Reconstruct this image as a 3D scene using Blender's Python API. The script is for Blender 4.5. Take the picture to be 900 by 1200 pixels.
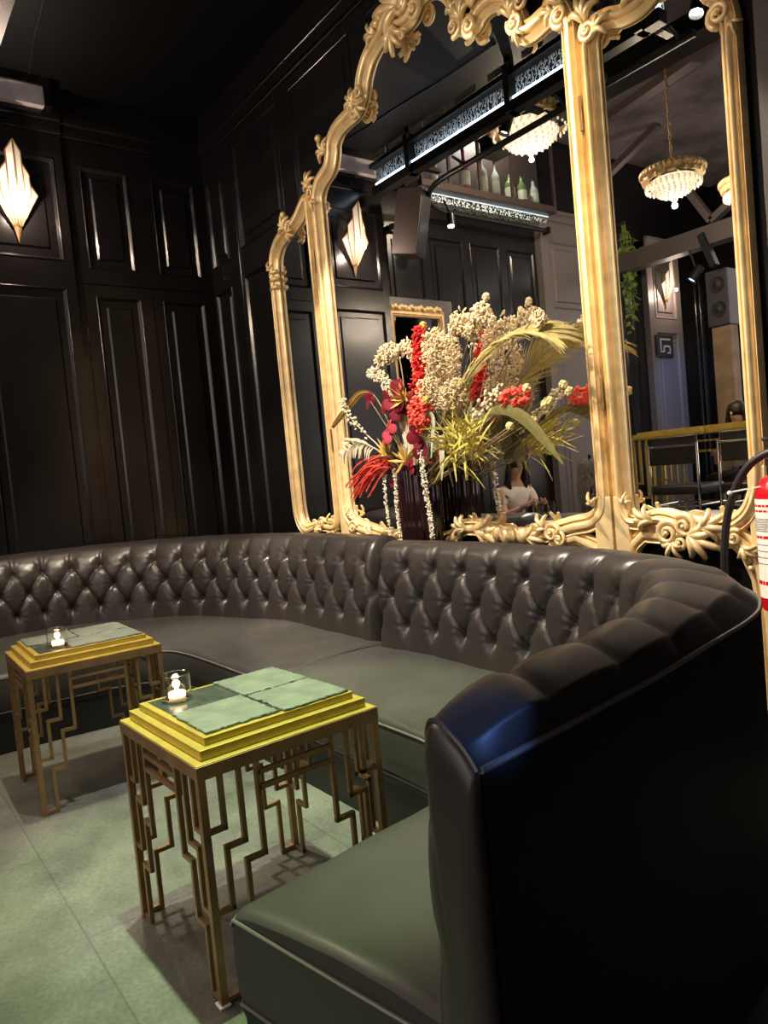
import bpy, math, random
from math import sin, cos, pi, sqrt, radians
from mathutils import Vector, Matrix

for o in list(bpy.data.objects):
    bpy.data.objects.remove(o, do_unlink=True)
SC = bpy.context.scene
COL = SC.collection
V = Vector
rnd = random.Random(7)

# ------------------------------------------------------------------ camera
YAW, PITCH, ROLL, FPX = radians(36.566), radians(-2.949), radians(-5.303), 855.29
fw = V((-cos(YAW) * cos(PITCH), sin(YAW) * cos(PITCH), sin(PITCH)))
r0 = fw.cross(V((0, 0, 1))).normalized()
u0 = r0.cross(fw)
rt = cos(ROLL) * r0 + sin(ROLL) * u0
up = -sin(ROLL) * r0 + cos(ROLL) * u0
cam_data = bpy.data.cameras.new('camera')
cam = bpy.data.objects.new('camera', cam_data)
COL.objects.link(cam)
M3 = Matrix((rt, up, -fw)).transposed()
cam.matrix_world = Matrix.Translation((0, 0, 1.3)) @ M3.to_4x4()
cam_data.sensor_fit = 'VERTICAL'
cam_data.sensor_height = 24.0
cam_data.sensor_width = 18.0
cam_data.lens = FPX / 1200 * 24.0
cam_data.clip_start = 0.02
SC.camera = cam

# ------------------------------------------------------------------ world, exposure
world = bpy.data.worlds.new('world')
SC.world = world
world.use_nodes = True
world.node_tree.nodes['Background'].inputs[0].default_value = (0.9, 0.8, 0.75, 1)
world.node_tree.nodes['Background'].inputs[1].default_value = 0.01
SC.view_settings.view_transform = 'Standard'
SC.view_settings.look = 'None'
SC.view_settings.exposure = 0.0
SC.view_settings.gamma = 1.0
SC.view_settings.use_curve_mapping = False

# lamp powers (the lamps are built with their fixtures further down)
BACK_FILL, SIDE_FILL = 3.0, 2.0  # glow strengths of the two added, unseen fill panels
GREEN_SPOT_W, WARM_SPOT_W, WALL_SPOT_W, CHANDELIER_W = 780, 420, 600, 55
GREEN = (0.62, 1.0, 0.40)
WARM = (1.0, 0.86, 0.66)

XL, YB = -6.16, 2.90          # left wall plane, mirror wall plane
ZC_LOW, ZC = 4.57, 5.40       # ceiling over the booth, ceiling of the bar room
YM = 2.885                    # mirror glass

# ------------------------------------------------------------------ materials
def new_mat(name):
    m = bpy.data.materials.new(name)
    m.use_nodes = True
    nt = m.node_tree
    return m, nt, nt.nodes['Principled BSDF']

def mat(name, col, rough=0.5, metal=0.0, spec=0.5, bump=0.0, bscale=60.0, var=0.0, vscale=6.0, emit=None, estr=0.0,
        trans=0.0, ior=1.45, coat=0.0, dist=0.002, rvar=0.0):
    m, nt, b = new_mat(name)
    b.inputs['Base Color'].default_value = (*col, 1)
    b.inputs['Roughness'].default_value = rough
    b.inputs['Metallic'].default_value = metal
    b.inputs['Specular IOR Level'].default_value = spec
    b.inputs['IOR'].default_value = ior
    b.inputs['Transmission Weight'].default_value = trans
    b.inputs['Coat Weight'].default_value = coat
    if emit:
        b.inputs['Emission Color'].default_value = (*emit, 1)
        b.inputs['Emission Strength'].default_value = estr
    tc = None
    if bump or var or rvar:
        tc = nt.nodes.new('ShaderNodeTexCoord')
    if var or rvar:
        n = nt.nodes.new('ShaderNodeTexNoise')
        n.inputs['Scale'].default_value = vscale
        n.inputs['Detail'].default_value = 6
        nt.links.new(tc.outputs['Object'], n.inputs['Vector'])
        if var:
            mx = nt.nodes.new('ShaderNodeMix')
            mx.data_type = 'RGBA'
            mx.inputs['A'].default_value = (*[c * (1 - var) for c in col], 1)
            mx.inputs['B'].default_value = (*[min(1, c * (1 + var)) for c in col], 1)
            rp = nt.nodes.new('ShaderNodeMapRange')
            rp.inputs['From Min'].default_value = 0.3
            rp.inputs['From Max'].default_value = 0.7
            nt.links.new(n.outputs['Fac'], rp.inputs['Value'])
            nt.links.new(rp.outputs['Result'], mx.inputs['Factor'])
            nt.links.new(mx.outputs['Result'], b.inputs['Base Color'])
        if rvar:
            rp = nt.nodes.new('ShaderNodeMapRange')
            rp.inputs['From Min'].default_value = 0.3
            rp.inputs['From Max'].default_value = 0.7
            rp.inputs['To Min'].default_value = max(0.02, rough - rvar)
            rp.inputs['To Max'].default_value = rough + rvar
            nt.links.new(n.outputs['Fac'], rp.inputs['Value'])
            nt.links.new(rp.outputs['Result'], b.inputs['Roughness'])
    if bump:
        n = nt.nodes.new('ShaderNodeTexNoise')
        n.inputs['Scale'].default_value = bscale
        n.inputs['Detail'].default_value = 4
        nt.links.new(tc.outputs['Object'], n.inputs['Vector'])
        bp = nt.nodes.new('ShaderNodeBump')
        bp.inputs['Strength'].default_value = bump
        bp.inputs['Distance'].default_value = dist
        nt.links.new(n.outputs['Fac'], bp.inputs['Height'])
        nt.links.new(bp.outputs['Normal'], b.inputs['Normal'])
    return m

def emission(name, col, s):
    m = bpy.data.materials.new(name)
    m.use_nodes = True
    nt = m.node_tree
    nt.nodes.remove(nt.nodes['Principled BSDF'])
    e = nt.nodes.new('ShaderNodeEmission')
    e.inputs[0].default_value = (*col, 1)
    e.inputs[1].default_value = s
    nt.links.new(e.outputs[0], nt.nodes['Material Output'].inputs[0])
    return m

def floor_mat():
    m, nt, b = new_mat('slate_floor_tiles')
    L = nt.links.new
    tc = nt.nodes.new('ShaderNodeTexCoord')
    mp = nt.nodes.new('ShaderNodeMapping')
    mp.inputs['Location'].default_value = (0.35, -0.46, 0)
    br = nt.nodes.new('ShaderNodeTexBrick')
    br.inputs['Scale'].default_value = 1.0
    br.inputs['Brick Width'].default_value = 1.3
    br.inputs['Row Height'].default_value = 0.85
    br.inputs['Mortar Size'].default_value = 0.0035
    br.inputs['Mortar Smooth'].default_value = 0.2
    br.inputs['Color1'].default_value = (0.9, 0.9, 0.9, 1)
    br.inputs['Color2'].default_value = (1, 1, 1, 1)
    br.inputs['Mortar'].default_value = (0.62, 0.62, 0.62, 1)
    L(tc.outputs['Object'], mp.inputs['Vector'])
    L(mp.outputs['Vector'], br.inputs['Vector'])
    n1 = nt.nodes.new('ShaderNodeTexNoise')
    n1.inputs['Scale'].default_value = 3.2
    n1.inputs['Detail'].default_value = 9
    n1.inputs['Roughness'].default_value = 0.65
    L(tc.outputs['Object'], n1.inputs['Vector'])
    n2 = nt.nodes.new('ShaderNodeTexNoise')
    n2.inputs['Scale'].default_value = 70
    n2.inputs['Detail'].default_value = 6
    L(tc.outputs['Object'], n2.inputs['Vector'])
    cr = nt.nodes.new('ShaderNodeValToRGB')
    cr.color_ramp.elements[0].position = 0.32
    cr.color_ramp.elements[0].color = (0.055, 0.057, 0.05, 1)
    cr.color_ramp.elements[1].position = 0.72
    cr.color_ramp.elements[1].color = (0.145, 0.15, 0.13, 1)
    L(n1.outputs['Fac'], cr.inputs['Fac'])
    mx = nt.nodes.new('ShaderNodeMix')
    mx.data_type = 'RGBA'
    mx.blend_type = 'MULTIPLY'
    mx.inputs['Factor'].default_value = 1
    L(cr.outputs['Color'], mx.inputs['A'])
    L(br.outputs['Color'], mx.inputs['B'])
    mx2 = nt.nodes.new('ShaderNodeMix')
    mx2.data_type = 'RGBA'
    mx2.blend_type = 'OVERLAY'
    mx2.inputs['Factor'].default_value = 0.55
    L(mx.outputs['Result'], mx2.inputs['A'])
    L(n2.outputs['Fac'], mx2.inputs['B'])
    L(mx2.outputs['Result'], b.inputs['Base Color'])
    b.inputs['Roughness'].default_value = 0.55
    ad = nt.nodes.new('ShaderNodeMath')
    ad.operation = 'ADD'
    L(n2.outputs['Fac'], ad.inputs[0])
    L(n1.outputs['Fac'], ad.inputs[1])
    bp = nt.nodes.new('ShaderNodeBump')
    bp.inputs['Strength'].default_value = 0.35
    bp.inputs['Distance'].default_value = 0.004
    L(ad.outputs[0], bp.inputs['Height'])
    L(bp.outputs['Normal'], b.inputs['Normal'])
    return m

BLACKPAINT = mat('black_satin_paint', (0.0065, 0.0056, 0.0060), 0.22, spec=0.5, bump=0.05, bscale=9, dist=0.002, rvar=0.03, vscale=3)
GREYPAINT = mat('taupe_satin_paint', (0.13, 0.112, 0.108), 0.4, bump=0.1, bscale=20)
CEILBLACK = mat('black_matt_ceiling', (0.0025, 0.0025, 0.0025), 0.6, spec=0.25)
CEILCONC = mat('smoky_concrete', (0.11, 0.092, 0.095), 0.8, bump=0.6, bscale=6, var=0.7, vscale=1.6, dist=0.02)
FLOOR = floor_mat()
LEATHER = mat('black_leather', (0.026, 0.0215, 0.020), 0.34, spec=0.55, bump=0.25, bscale=420, dist=0.0006, rvar=0.05, vscale=9)
SEATLEATHER = mat('worn_black_leather', (0.038, 0.036, 0.034), 0.42, spec=0.45, bump=0.25, bscale=380, dist=0.0006, rvar=0.08, vscale=5)
PIPING = mat('leather_piping', (0.14, 0.13, 0.12), 0.28)
BACKCLOTH = mat('black_vinyl_backing', (0.004, 0.004, 0.004), 0.55)
GOLD = mat('antique_gold_paint', (0.80, 0.59, 0.30), 0.33, metal=0.3, bump=0.2, bscale=40, var=0.16, vscale=14, dist=0.002)
MIRROR = mat('mirror_silver', (0.86, 0.86, 0.86), 0.0, metal=1.0)
BRASS = mat('brushed_brass', (0.52, 0.38, 0.08), 0.40, metal=0.55, bump=0.15, bscale=90, var=0.1, vscale=20, dist=0.001)
BRONZE = mat('bronze_metal', (0.34, 0.21, 0.10), 0.42, metal=0.7, bump=0.15, bscale=90, var=0.2, vscale=15, dist=0.001)
DARKSTONE = mat('dark_stone_inset', (0.05, 0.055, 0.05), 0.18, var=0.4, vscale=90)
SLATE = mat('grey_green_slate', (0.125, 0.14, 0.115), 0.55, bump=1.0, bscale=18, var=0.28, vscale=12, dist=0.004)
GLASS = mat('clear_glass', (0.95, 0.97, 0.95), 0.03, trans=1.0, ior=1.35)
PANE = mat('cabinet_glass', (0.9, 0.95, 0.95), 0.02, trans=1.0, ior=1.02)
WAX = mat('white_wax', (0.9, 0.82, 0.7), 0.5, emit=(1.0, 0.62, 0.3), estr=2.6)
FLAME = emission('candle_flame', (1.0, 0.75, 0.45), 90)
DARKGLASS = mat('black_cherry_glass', (0.012, 0.004, 0.005), 0.08, spec=0.7)
CHROME = mat('chrome', (0.85, 0.82, 0.78), 0.08, metal=1.0)
BLACKMETAL = mat('black_metal', (0.012, 0.012, 0.012), 0.35, metal=0.3)
BLACKPLASTIC = mat('black_plastic', (0.012, 0.011, 0.012), 0.45)

# ------------------------------------------------------------------ mesh helper
def crs(pts, n=8, closed=False):
    P = [V(p) for p in pts]
    out = []
    N = len(P)
    segs = N if closed else N - 1
    for i in range(segs):
        if closed:
            a, b, c, d = P[(i - 1) % N], P[i], P[(i + 1) % N], P[(i + 2) % N]
        else:
            b, c = P[i], P[i + 1]
            a = P[i - 1] if i > 0 else b + (b - c)
            d = P[i + 2] if i + 2 < N else c + (c - b)
        for k in range(n):
            t = k / n
            out.append(0.5 * ((2 * b) + (c - a) * t + (2 * a - 5 * b + 4 * c - d) * t * t + (3 * b - a - 3 * c + d) * t ** 3))
    if not closed:
        out.append(P[-1].copy())
    return out

ICO_V = []
ICO_F = []
def _ico():
    t = (1 + sqrt(5)) / 2
    for a in ((-1, t, 0), (1, t, 0), (-1, -t, 0), (1, -t, 0), (0, -1, t), (0, 1, t), (0, -1, -t), (0, 1, -t), (t, 0, -1), (t, 0, 1), (-t, 0, -1), (-t, 0, 1)):
        ICO_V.append(V(a).normalized())
    ICO_F.extend([(0, 11, 5), (0, 5, 1), (0, 1, 7), (0, 7, 10), (0, 10, 11), (1, 5, 9), (5, 11, 4), (11, 10, 2), (10, 7, 6), (7, 1, 8),
                  (3, 9, 4), (3, 4, 2), (3, 2, 6), (3, 6, 8), (3, 8, 9), (4, 9, 5), (2, 4, 11), (6, 2, 10), (8, 6, 7), (9, 8, 1)])
_ico()

class MB:
    def __init__(s):
        s.v = []
        s.f = []

    def add(s, vs, fs):
        k = len(s.v)
        s.v.extend([tuple(p) for p in vs])
        s.f.extend([tuple(i + k for i in f) for f in fs])
        return s

    def box(s, c, size, M=None):
        c = V(c)
        hx, hy, hz = [q / 2 for q in size]
        vs = [V((x * hx, y * hy, z * hz)) for x in (-1, 1) for y in (-1, 1) for z in (-1, 1)]
        if M is not None:
            vs = [M @ p for p in vs]
        vs = [p + c for p in vs]
        return s.add(vs, [(0, 1, 3, 2), (4, 6, 7, 5), (0, 4, 5, 1), (2, 3, 7, 6), (0, 2, 6, 4), (1, 5, 7, 3)])

    def mm(s, a, b):
        a, b = V(a), V(b)
        return s.box((a + b) / 2, [abs(q) for q in (b - a)])

    def bar(s, p, q, w, h=None, upv=(0, 0, 1)):
        p, q = V(p), V(q)
        h = h or w
        d = (q - p)
        L = d.length
        d.normalize()
        u = V(upv)
        if abs(d.dot(u)) > 0.98:
            u = V((0, 1, 0)) if abs(d.y) < 0.9 else V((1, 0, 0))
        x = d.cross(u).normalized()
        y = x.cross(d)
        M = Matrix((x, d, y)).transposed()
        return s.box((p + q) / 2, (w, L, h), M)

    def tube(s, pts, r, n=8, closed=False, cap=True):
        P = [V(p) for p in pts]
        N = len(P)
        R = [r] * N if not hasattr(r, '__len__') else list(r)
        T = []
        for i in range(N):
            if closed:
                t = P[(i + 1) % N] - P[(i - 1) % N]
            else:
                t = P[min(i + 1, N - 1)] - P[max(i - 1, 0)]
            T.append(t.normalized() if t.length > 1e-9 else V((0, 0, 1)))
        a = V((0, 0, 1)) if abs(T[0].z) < 0.9 else V((1, 0, 0))
        x = T[0].cross(a).normalized()
        vs = []
        for i in range(N):
            x = (x - T[i] * x.dot(T[i]))
            x = x.normalized() if x.length > 1e-6 else T[i].orthogonal().normalized()
            y = T[i].cross(x)
            for k in range(n):
                A = 2 * pi * k / n
                vs.append(P[i] + (x * cos(A) + y * sin(A)) * R[i])
        fs = []
        for i in range(N if closed else N - 1):
            j = (i + 1) % N
            for k in range(n):
                l = (k + 1) % n
                fs.append((i * n + k, i * n + l, j * n + l, j * n + k))
        if cap and not closed:
            fs.append(tuple(range(n))[::-1])
            fs.append(tuple((N - 1) * n + k for k in range(n)))
        return s.add(vs, fs)

    def lathe(s, prof, c=(0, 0, 0), n=24, M=None, rmod=None, closed=False):
        c = V(c)
        vs = []
        for (r, z) in prof:
            for k in range(n):
                A = 2 * pi * k / n
                q = r * (rmod(A, z) if rmod else 1)
                p = V((q * cos(A), q * sin(A), z))
                if M is not None:
                    p = M @ p
                vs.append(p + c)
        fs = []
        m = len(prof)
        for i in range(m if closed else m - 1):
            j = (i + 1) % m
            for k in range(n):
                l = (k + 1) % n
                fs.append((i * n + k, i * n + l, j * n + l, j * n + k))
        if not closed:
            fs.append(tuple(range(n))[::-1])
            fs.append(tuple((m - 1) * n + k for k in range(n)))
        return s.add(vs, fs)

    def blob(s, c, r, M=None):
        c = V(c)
        if not hasattr(r, '__len__'):
            r = (r, r, r)
        vs = [V((p.x * r[0], p.y * r[1], p.z * r[2])) for p in ICO_V]
        if M is not None:
            vs = [M @ p for p in vs]
        return s.add([p + c for p in vs], ICO_F)

    def ball(s, c, r, n=16, m=10, M=None):
        if not hasattr(r, '__len__'):
            r = (r, r, r)
        c = V(c)
        vs, fs = [], []
        for i in range(1, m):
            a = pi * i / m
            for k in range(n):
                b = 2 * pi * k / n
                p = V((r[0] * sin(a) * cos(b), r[1] * sin(a) * sin(b), r[2] * cos(a)))
                vs.append((M @ p if M is not None else p) + c)
        for i in range(m - 2):
            for k in range(n):
                l = (k + 1) % n
                fs.append((i * n + k, (i + 1) * n + k, (i + 1) * n + l, i * n + l))
        t, b = V((0, 0, r[2])), V((0, 0, -r[2]))
        vs += [(M @ t if M is not None else t) + c, (M @ b if M is not None else b) + c]
        T, B = len(vs) - 2, len(vs) - 1
        for k in range(n):
            l = (k + 1) % n
            fs.append((T, k, l))
            fs.append((B, (m - 2) * n + l, (m - 2) * n + k))
        return s.add(vs, fs)

    def leaf(s, path, widths, side, thick=0.0015):
        """a blade with a midrib and real thickness along a path; side = sideways vector"""
        P = [V(p) for p in path]
        n = len(P)
        vs = []
        for i in range(n):
            t = (P[min(i + 1, n - 1)] - P[max(i - 1, 0)]).normalized()
            sd = V(side)
            sd = (sd - t * sd.dot(t))
            sd = sd.normalized() if sd.length > 1e-6 else t.orthogonal().normalized()
            nn = t.cross(sd)
            w = widths[i]
            vs += [P[i] + sd * w, P[i] + nn * (thick + w * 0.18), P[i] - sd * w, P[i] + nn * (w * 0.18 - thick)]
        fs = []
        for i in range(n - 1):
            a, b = i * 4, (i + 1) * 4
            for k in range(4):
                l = (k + 1) % 4
                fs.append((a + k, a + l, b + l, b + k))
        fs += [(3, 2, 1, 0), tuple((n - 1) * 4 + k for k in range(4))]
        return s.add(vs, fs)

    def grid(s, rows, wrap=False):
        n = len(rows[0])
        vs = [p for r in rows for p in r]
        fs = []
        for i in range(len(rows) - 1):
            for k in range(n if wrap else n - 1):
                l = (k + 1) % n
                fs.append((i * n + k, i * n + l, (i + 1) * n + l, (i + 1) * n + k))
        return s.add(vs, fs)

    def sweep(s, path, prof, N, closed=True):
        """moulding: profile (d sideways, h along N) swept along an in-plane path"""
        P = [V(p) for p in path]
        N = V(N)
        n = len(P)
        rows = []
        for i in range(n):
            a = P[(i - 1) % n] if (closed or i > 0) else P[i]
            c = P[(i + 1) % n] if (closed or i < n - 1) else P[i]
            t1 = (P[i] - a)
            t2 = (c - P[i])
            t1 = t1.normalized() if t1.length > 1e-9 else t2.normalized()
            t2 = t2.normalized() if t2.length > 1e-9 else t1
            t = (t1 + t2).normalized()
            sd = t.cross(N).normalized()
            k = 1 / max(0.6, t.dot(t1))
            rows.append([P[i] + sd * (d * k) + N * h for d, h in prof])
        m = len(prof)
        vs = [p for r in rows for p in r]
        fs = []
        for i in range(n if closed else n - 1):
            j = (i + 1) % n
            for k in range(m):
                l = (k + 1) % m
                fs.append((i * m + k, i * m + l, j * m + l, j * m + k))
        if not closed:
            fs += [tuple(range(m))[::-1], tuple((n - 1) * m + k for k in range(m))]
        return s.add(vs, fs)

    def build(s, name, material, parent=None, org=(0, 0, 0), smooth=False, bevel=0.0, angle=40, seg=2):
        me = bpy.data.meshes.new(name)
        o_ = V(org)
        me.from_pydata([(p[0] - o_.x, p[1] - o_.y, p[2] - o_.z) for p in s.v], [], s.f)
        me.materials.append(material)
        fix_normals(me)
        if smooth:
            me.polygons.foreach_set('use_smooth', [True] * len(me.polygons))
            if angle < 180:
                me.set_sharp_from_angle(angle=radians(angle))
        o = bpy.data.objects.new(name, me)
        COL.objects.link(o)
        if parent is not None:
            o.parent = parent
        else:
            o.location = o_
        if bevel:
            b = o.modifiers.new('bevel', 'BEVEL')
            b.width = bevel
            b.segments = seg
            b.limit_method = 'ANGLE'
            b.angle_limit = radians(40)
        return o

import bmesh
def fix_normals(me):
    bm = bmesh.new()
    bm.from_mesh(me)
    bmesh.ops.recalc_face_normals(bm, faces=bm.faces)
    bm.to_mesh(me)
    bm.free()
    me.update()

def tag(o, label, cat, group=None):
    o['label'] = label
    o['category'] = cat
    if group:
        o['group'] = group
    return o

def thing(name, label, cat, loc=(0, 0, 0), group=None, rz=0.0):
    o = bpy.data.objects.new(name, None)
    COL.objects.link(o)
    o.location = loc
    o.rotation_euler = (0, 0, rz)
    o.empty_display_size = 0.1
    return tag(o, label, cat, group)

def struct(o):
    o['kind'] = 'structure'
    return o

def copy_thing(root, loc, rz, label, name=None):
    r = root.copy()
    COL.objects.link(r)
    r.location = loc
    r.rotation_euler = (0, 0, rz)
    r['label'] = label
    for ch in list(root.children):
        c = ch.copy()
        COL.objects.link(c)
        c.parent = r
        for g in list(ch.children):
            d = g.copy()
            COL.objects.link(d)
            d.parent = c
    return r

def lamp(name, kind, loc, power, col, parent=None, size=0.05, target=None, angle=60, blend=0.3):
    d = bpy.data.lights.new(name, kind)
    d.energy = power
    d.color = col
    if kind == 'AREA':
        d.size = size
    else:
        d.shadow_soft_size = size
    if kind == 'SPOT':
        d.spot_size = radians(angle)
        d.spot_blend = blend
    o = bpy.data.objects.new(name, d)
    COL.objects.link(o)
    if parent is not None:
        o.parent = parent
        o.location = V(loc) - parent.location
    else:
        o.location = loc
    if target is not None:
        o.rotation_euler = (V(target) - V(loc)).to_track_quat('-Z', 'Y').to_euler()
    return o

# ================================================================== ROOM SHELL
b = MB(); b.mm((-7.6, -6.2, -0.1), (1.8, 3.1, 0)); struct(b.build('floor', FLOOR))
b = MB(); b.mm((-7.6, 0.80, ZC_LOW), (1.8, 3.1, 5.5)); struct(b.build('ceiling', CEILBLACK))
b = MB(); b.mm((-7.6, -6.2, ZC), (1.8, 0.80, 5.55)); struct(b.build('ceiling_bar', CEILCONC))

def panelled(mb, P, U, Nn, u0, u1, z0, z1, holes, dep=0.017):
    """front face of a panelled wall with recessed raised-and-fielded panels. P: point of the plane, U: direction along it, Nn: to the room.
    holes: (u0,u1,z0,z1[,field inset])"""
    P, U, Nn = V(P), V(U), V(Nn)
    Z = V((0, 0, 1))
    def at(u, z, d=0.0):
        q = P + U * u + Nn * d
        q.z = z
        return q
    us = sorted({u0, u1, *[h[0] for h in holes], *[h[1] for h in holes]})
    zs = sorted({z0, z1, *[h[2] for h in holes], *[h[3] for h in holes]})
    for a, c in zip(us, us[1:]):
        for e, g in zip(zs, zs[1:]):
            um, zm = (a + c) / 2, (e + g) / 2
            if any(h[0] < um < h[1] and h[2] < zm < h[3] for h in holes):
                continue
            mb.add([at(a, e), at(c, e), at(c, g), at(a, g)], [(0, 1, 2, 3)])
    for h in holes:
        fi = h[4] if len(h) > 4 else 0.088
        rings = [(0, 0), (0.002, 0.005), (0.006, 0.0075), (0.010, 0.005), (0.012, 0), (0.012 + dep, -dep), (fi - 0.014, -dep), (fi, -0.004), (fi + 0.004, -0.004)]
        vs = []
        for ins, d in rings:
            a, c, e, g = h[0] + ins, h[1] - ins, h[2] + ins, h[3] - ins
            vs += [at(a, e, d), at(c, e, d), at(c, g, d), at(a, g, d)]
        fs = []
        for i in range(len(rings) - 1):
            for k in range(4):
                l = (k + 1) % 4
                fs.append((i * 4 + k, i * 4 + l, i * 4 + 4 + l, i * 4 + 4 + k))
        k = (len(rings) - 1) * 4
        fs.append((k, k + 1, k + 2, k + 3))
        mb.add(vs, fs)

def moulding(mb, a, b_, Nn, prof):
    """straight horizontal moulding from a to b_, profile (out along Nn, z)"""
    a, b_, Nn = V(a), V(b_), V(Nn)
    rows = []
    for p in (a, b_):
        rows.append([p + Nn * d + V((0, 0, z)) for d, z in prof])
    m = len(prof)
    vs = rows[0] + rows[1]
    mb.add(vs, [(k, (k + 1) % m, m + (k + 1) % m, m + k) for k in range(m)] + [tuple(range(m)), tuple(range(m, 2 * m))])

CORN = [(0, 0), (0.012, 0), (0.016, 0.008), (0.012, 0.016), (0.030, 0.018), (0.030, 0.088), (0.036, 0.092), (0.040, 0.098), (0.036, 0.104), (0.050, 0.106), (0.050, 0.15), (0, 0.15)]
X, Y = V((1, 0, 0)), V((0, 1, 0))
# ---- left wall
b = MB()
XP = XL + 0.035                                   # face of the pillar that carries the wall lamp
panelled(b, (XP, 0, 0), Y, X, 0.90, 1.70, 0.0, 4.205, [(0.975, 1.632, 3.215, 4.010, 0.10), (0.975, 1.625, 0.28, 3.0, 0.092)])
b.mm((XL - 0.05, 0.895, 0), (XP - 0.03, 1.70, ZC_LOW))
b.mm((XP - 0.031, 0.895, 0), (XP, 0.901, 4.21)); b.mm((XP - 0.031, 1.699, 0), (XP - 0.001, 1.703, 4.21))
panelled(b, (XL, 0, 0), Y, X, 1.70, 2.90, 3.062, 4.205, [(1.830, 2.212, 3.185, 4.003, 0.092), (2.415, 2.798, 3.185, 4.003, 0.092)])
panelled(b, (XL, 0, 0), Y, X, 2.868, 2.90, 0, 3.062, [])
panelled(b, (XL, 0, 0), Y, X, 1.70, 1.760, 0, 3.062, [])
b.mm((XL - 0.12, 1.70, 0), (XL - 0.034, 2.95, ZC_LOW))
moulding(b, (XP, 0.90, 4.205), (XP, 1.705, 4.205), X, CORN)
moulding(b, (XL, 1.70, 4.205), (XL, 2.90, 4.205), X, CORN)
b.mm((XL - 0.1, 1.69, 4.20), (XL, 2.95, ZC_LOW)); b.mm((XL - 0.1, 0.9, 4.20), (XP - 0.005, 1.70, ZC_LOW))
# boxed casing over the pillar
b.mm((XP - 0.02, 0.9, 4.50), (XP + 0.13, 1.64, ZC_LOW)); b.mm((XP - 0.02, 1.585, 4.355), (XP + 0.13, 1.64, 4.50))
# wall running on behind the bar with two pilasters
b.mm((XL - 0.2, -6.1, 0), (XL - 0.1, 0.9, ZC))
panelled(b, (XL - 0.06, 0, 0), Y, X, -6.1, 0.895, 0, ZC, [(0.30 - k * 0.62, 0.80 - k * 0.62, 0.3, 3.9, 0.09) for k in range(11)])
struct(b.build('wall_left', BLACKPAINT))
for i, (y0, y1, zt) in enumerate(((-2.62, -1.60, 4.30), (-4.70, -3.86, 4.22))):
    b = MB()
    b.mm((XL - 0.06, y0, 0), (XL + 0.005, y1, zt))
    panelled(b, (XL + 0.035, 0, 0), Y, X, y0, y1, 0, zt, [(y0 + 0.14, y1 - 0.14, 3.2, zt - 0.25, 0.1), (y0 + 0.14, y1 - 0.14, 0.3, 3.0, 0.12)])
    b.mm((XL + 0.004, y0 - 0.001, 0), (XL + 0.034, y0 + 0.005, zt)); b.mm((XL + 0.004, y1 - 0.005, 0), (XL + 0.034, y1 + 0.001, zt))
    moulding(b, (XL + 0.035, y0 - 0.02, zt - 0.02), (XL + 0.035, y1 + 0.02, zt - 0.02), X, CORN)
    struct(b.build('trim_%d' % (i + 1), GREYPAINT))
b = MB(); b.mm((XP - 0.02, 0.9, 4.357), (XP + 0.11, 1.585, 4.50)); struct(b.build('trim_6', mat('pale_lit_patch', (0.42, 0.36, 0.35), 0.5, var=0.2, vscale=5)))  # box face coloured pale to give the lit patch above the cornice
# double door in the left wall
for k, (a, c) in enumerate(((1.764, 2.328), (2.334, 2.866))):
    b = MB()
    panelled(b, (XL + 0.001, 0, 0), Y, X, a, c, 0.02, 3.056, [((1.855, 2.226, 0.28, 2.962, 0.094), (2.412, 2.797, 0.28, 2.962, 0.094))[k]])
    b.mm((XL - 0.034, a, 0.02), (XL - 0.026, c, 3.056))
    for yy in (a, c):
        b.mm((XL - 0.03, yy - 0.0006, 0.02), (XL + 0.001, yy + 0.0006, 3.056))
    b.mm((XL - 0.03, a, 3.0548), (XL + 0.001, c, 3.056))
    d = b.build('door_%d' % (k + 1), BLACKPAINT)
    struct(d)
    if k == 0:
        b = MB()
        for z in (0.35, 1.25, 2.6):
            b.tube([(XL + 0.006, 1.764, z), (XL + 0.006, 1.764, z + 0.11)], 0.007, 8)
        b.build('hinge', BLACKPAINT, d)

# ---- mirror wall
b = MB()
NB = V((0, -1, 0))
holes = [(-6.12, -5.79, 3.26, 4.01, 0.078), (-6.12, -5.79, 0.3, 3.03, 0.078)]
for k in range(5):
    a = -5.56 + k * 0.965
    holes += [(a, a + 0.77, 3.275, 4.12, 0.10), (a, a + 0.77, 0.3, 3.045, 0.10)]
panelled(b, (0, YB, 0), X, NB, XL - 0.05, 1.8, 0, 4.21, holes)
b.mm((-7.6, YB + 0.03, 0), (1.8, YB + 0.2, ZC_LOW))
b.mm((-7.6, YB - 0.002, 4.20), (1.8, YB + 0.1, ZC_LOW))
moulding(b, (XL, YB, 4.205), (1.8, YB, 4.205), NB, CORN)
# thin bead where the corner panelling ends
b.tube([(-5.585, YB - 0.004, 0.0), (-5.585, YB - 0.004, 4.2)], 0.009, 8)
struct(b.build('wall_back', BLACKPAINT))
b = MB()
b.mm((-1.275, 2.78, 0), (-0.55, 2.90, ZC_LOW))
struct(b.build('trim_3', mat('dark_brown_paint', (0.03, 0.022, 0.02), 0.4, bump=0.1)))
b = MB(); b.mm((1.75, -6.2, 0), (1.9, 3.0, ZC)); struct(b.build('wall_right', BLACKPAINT))
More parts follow.
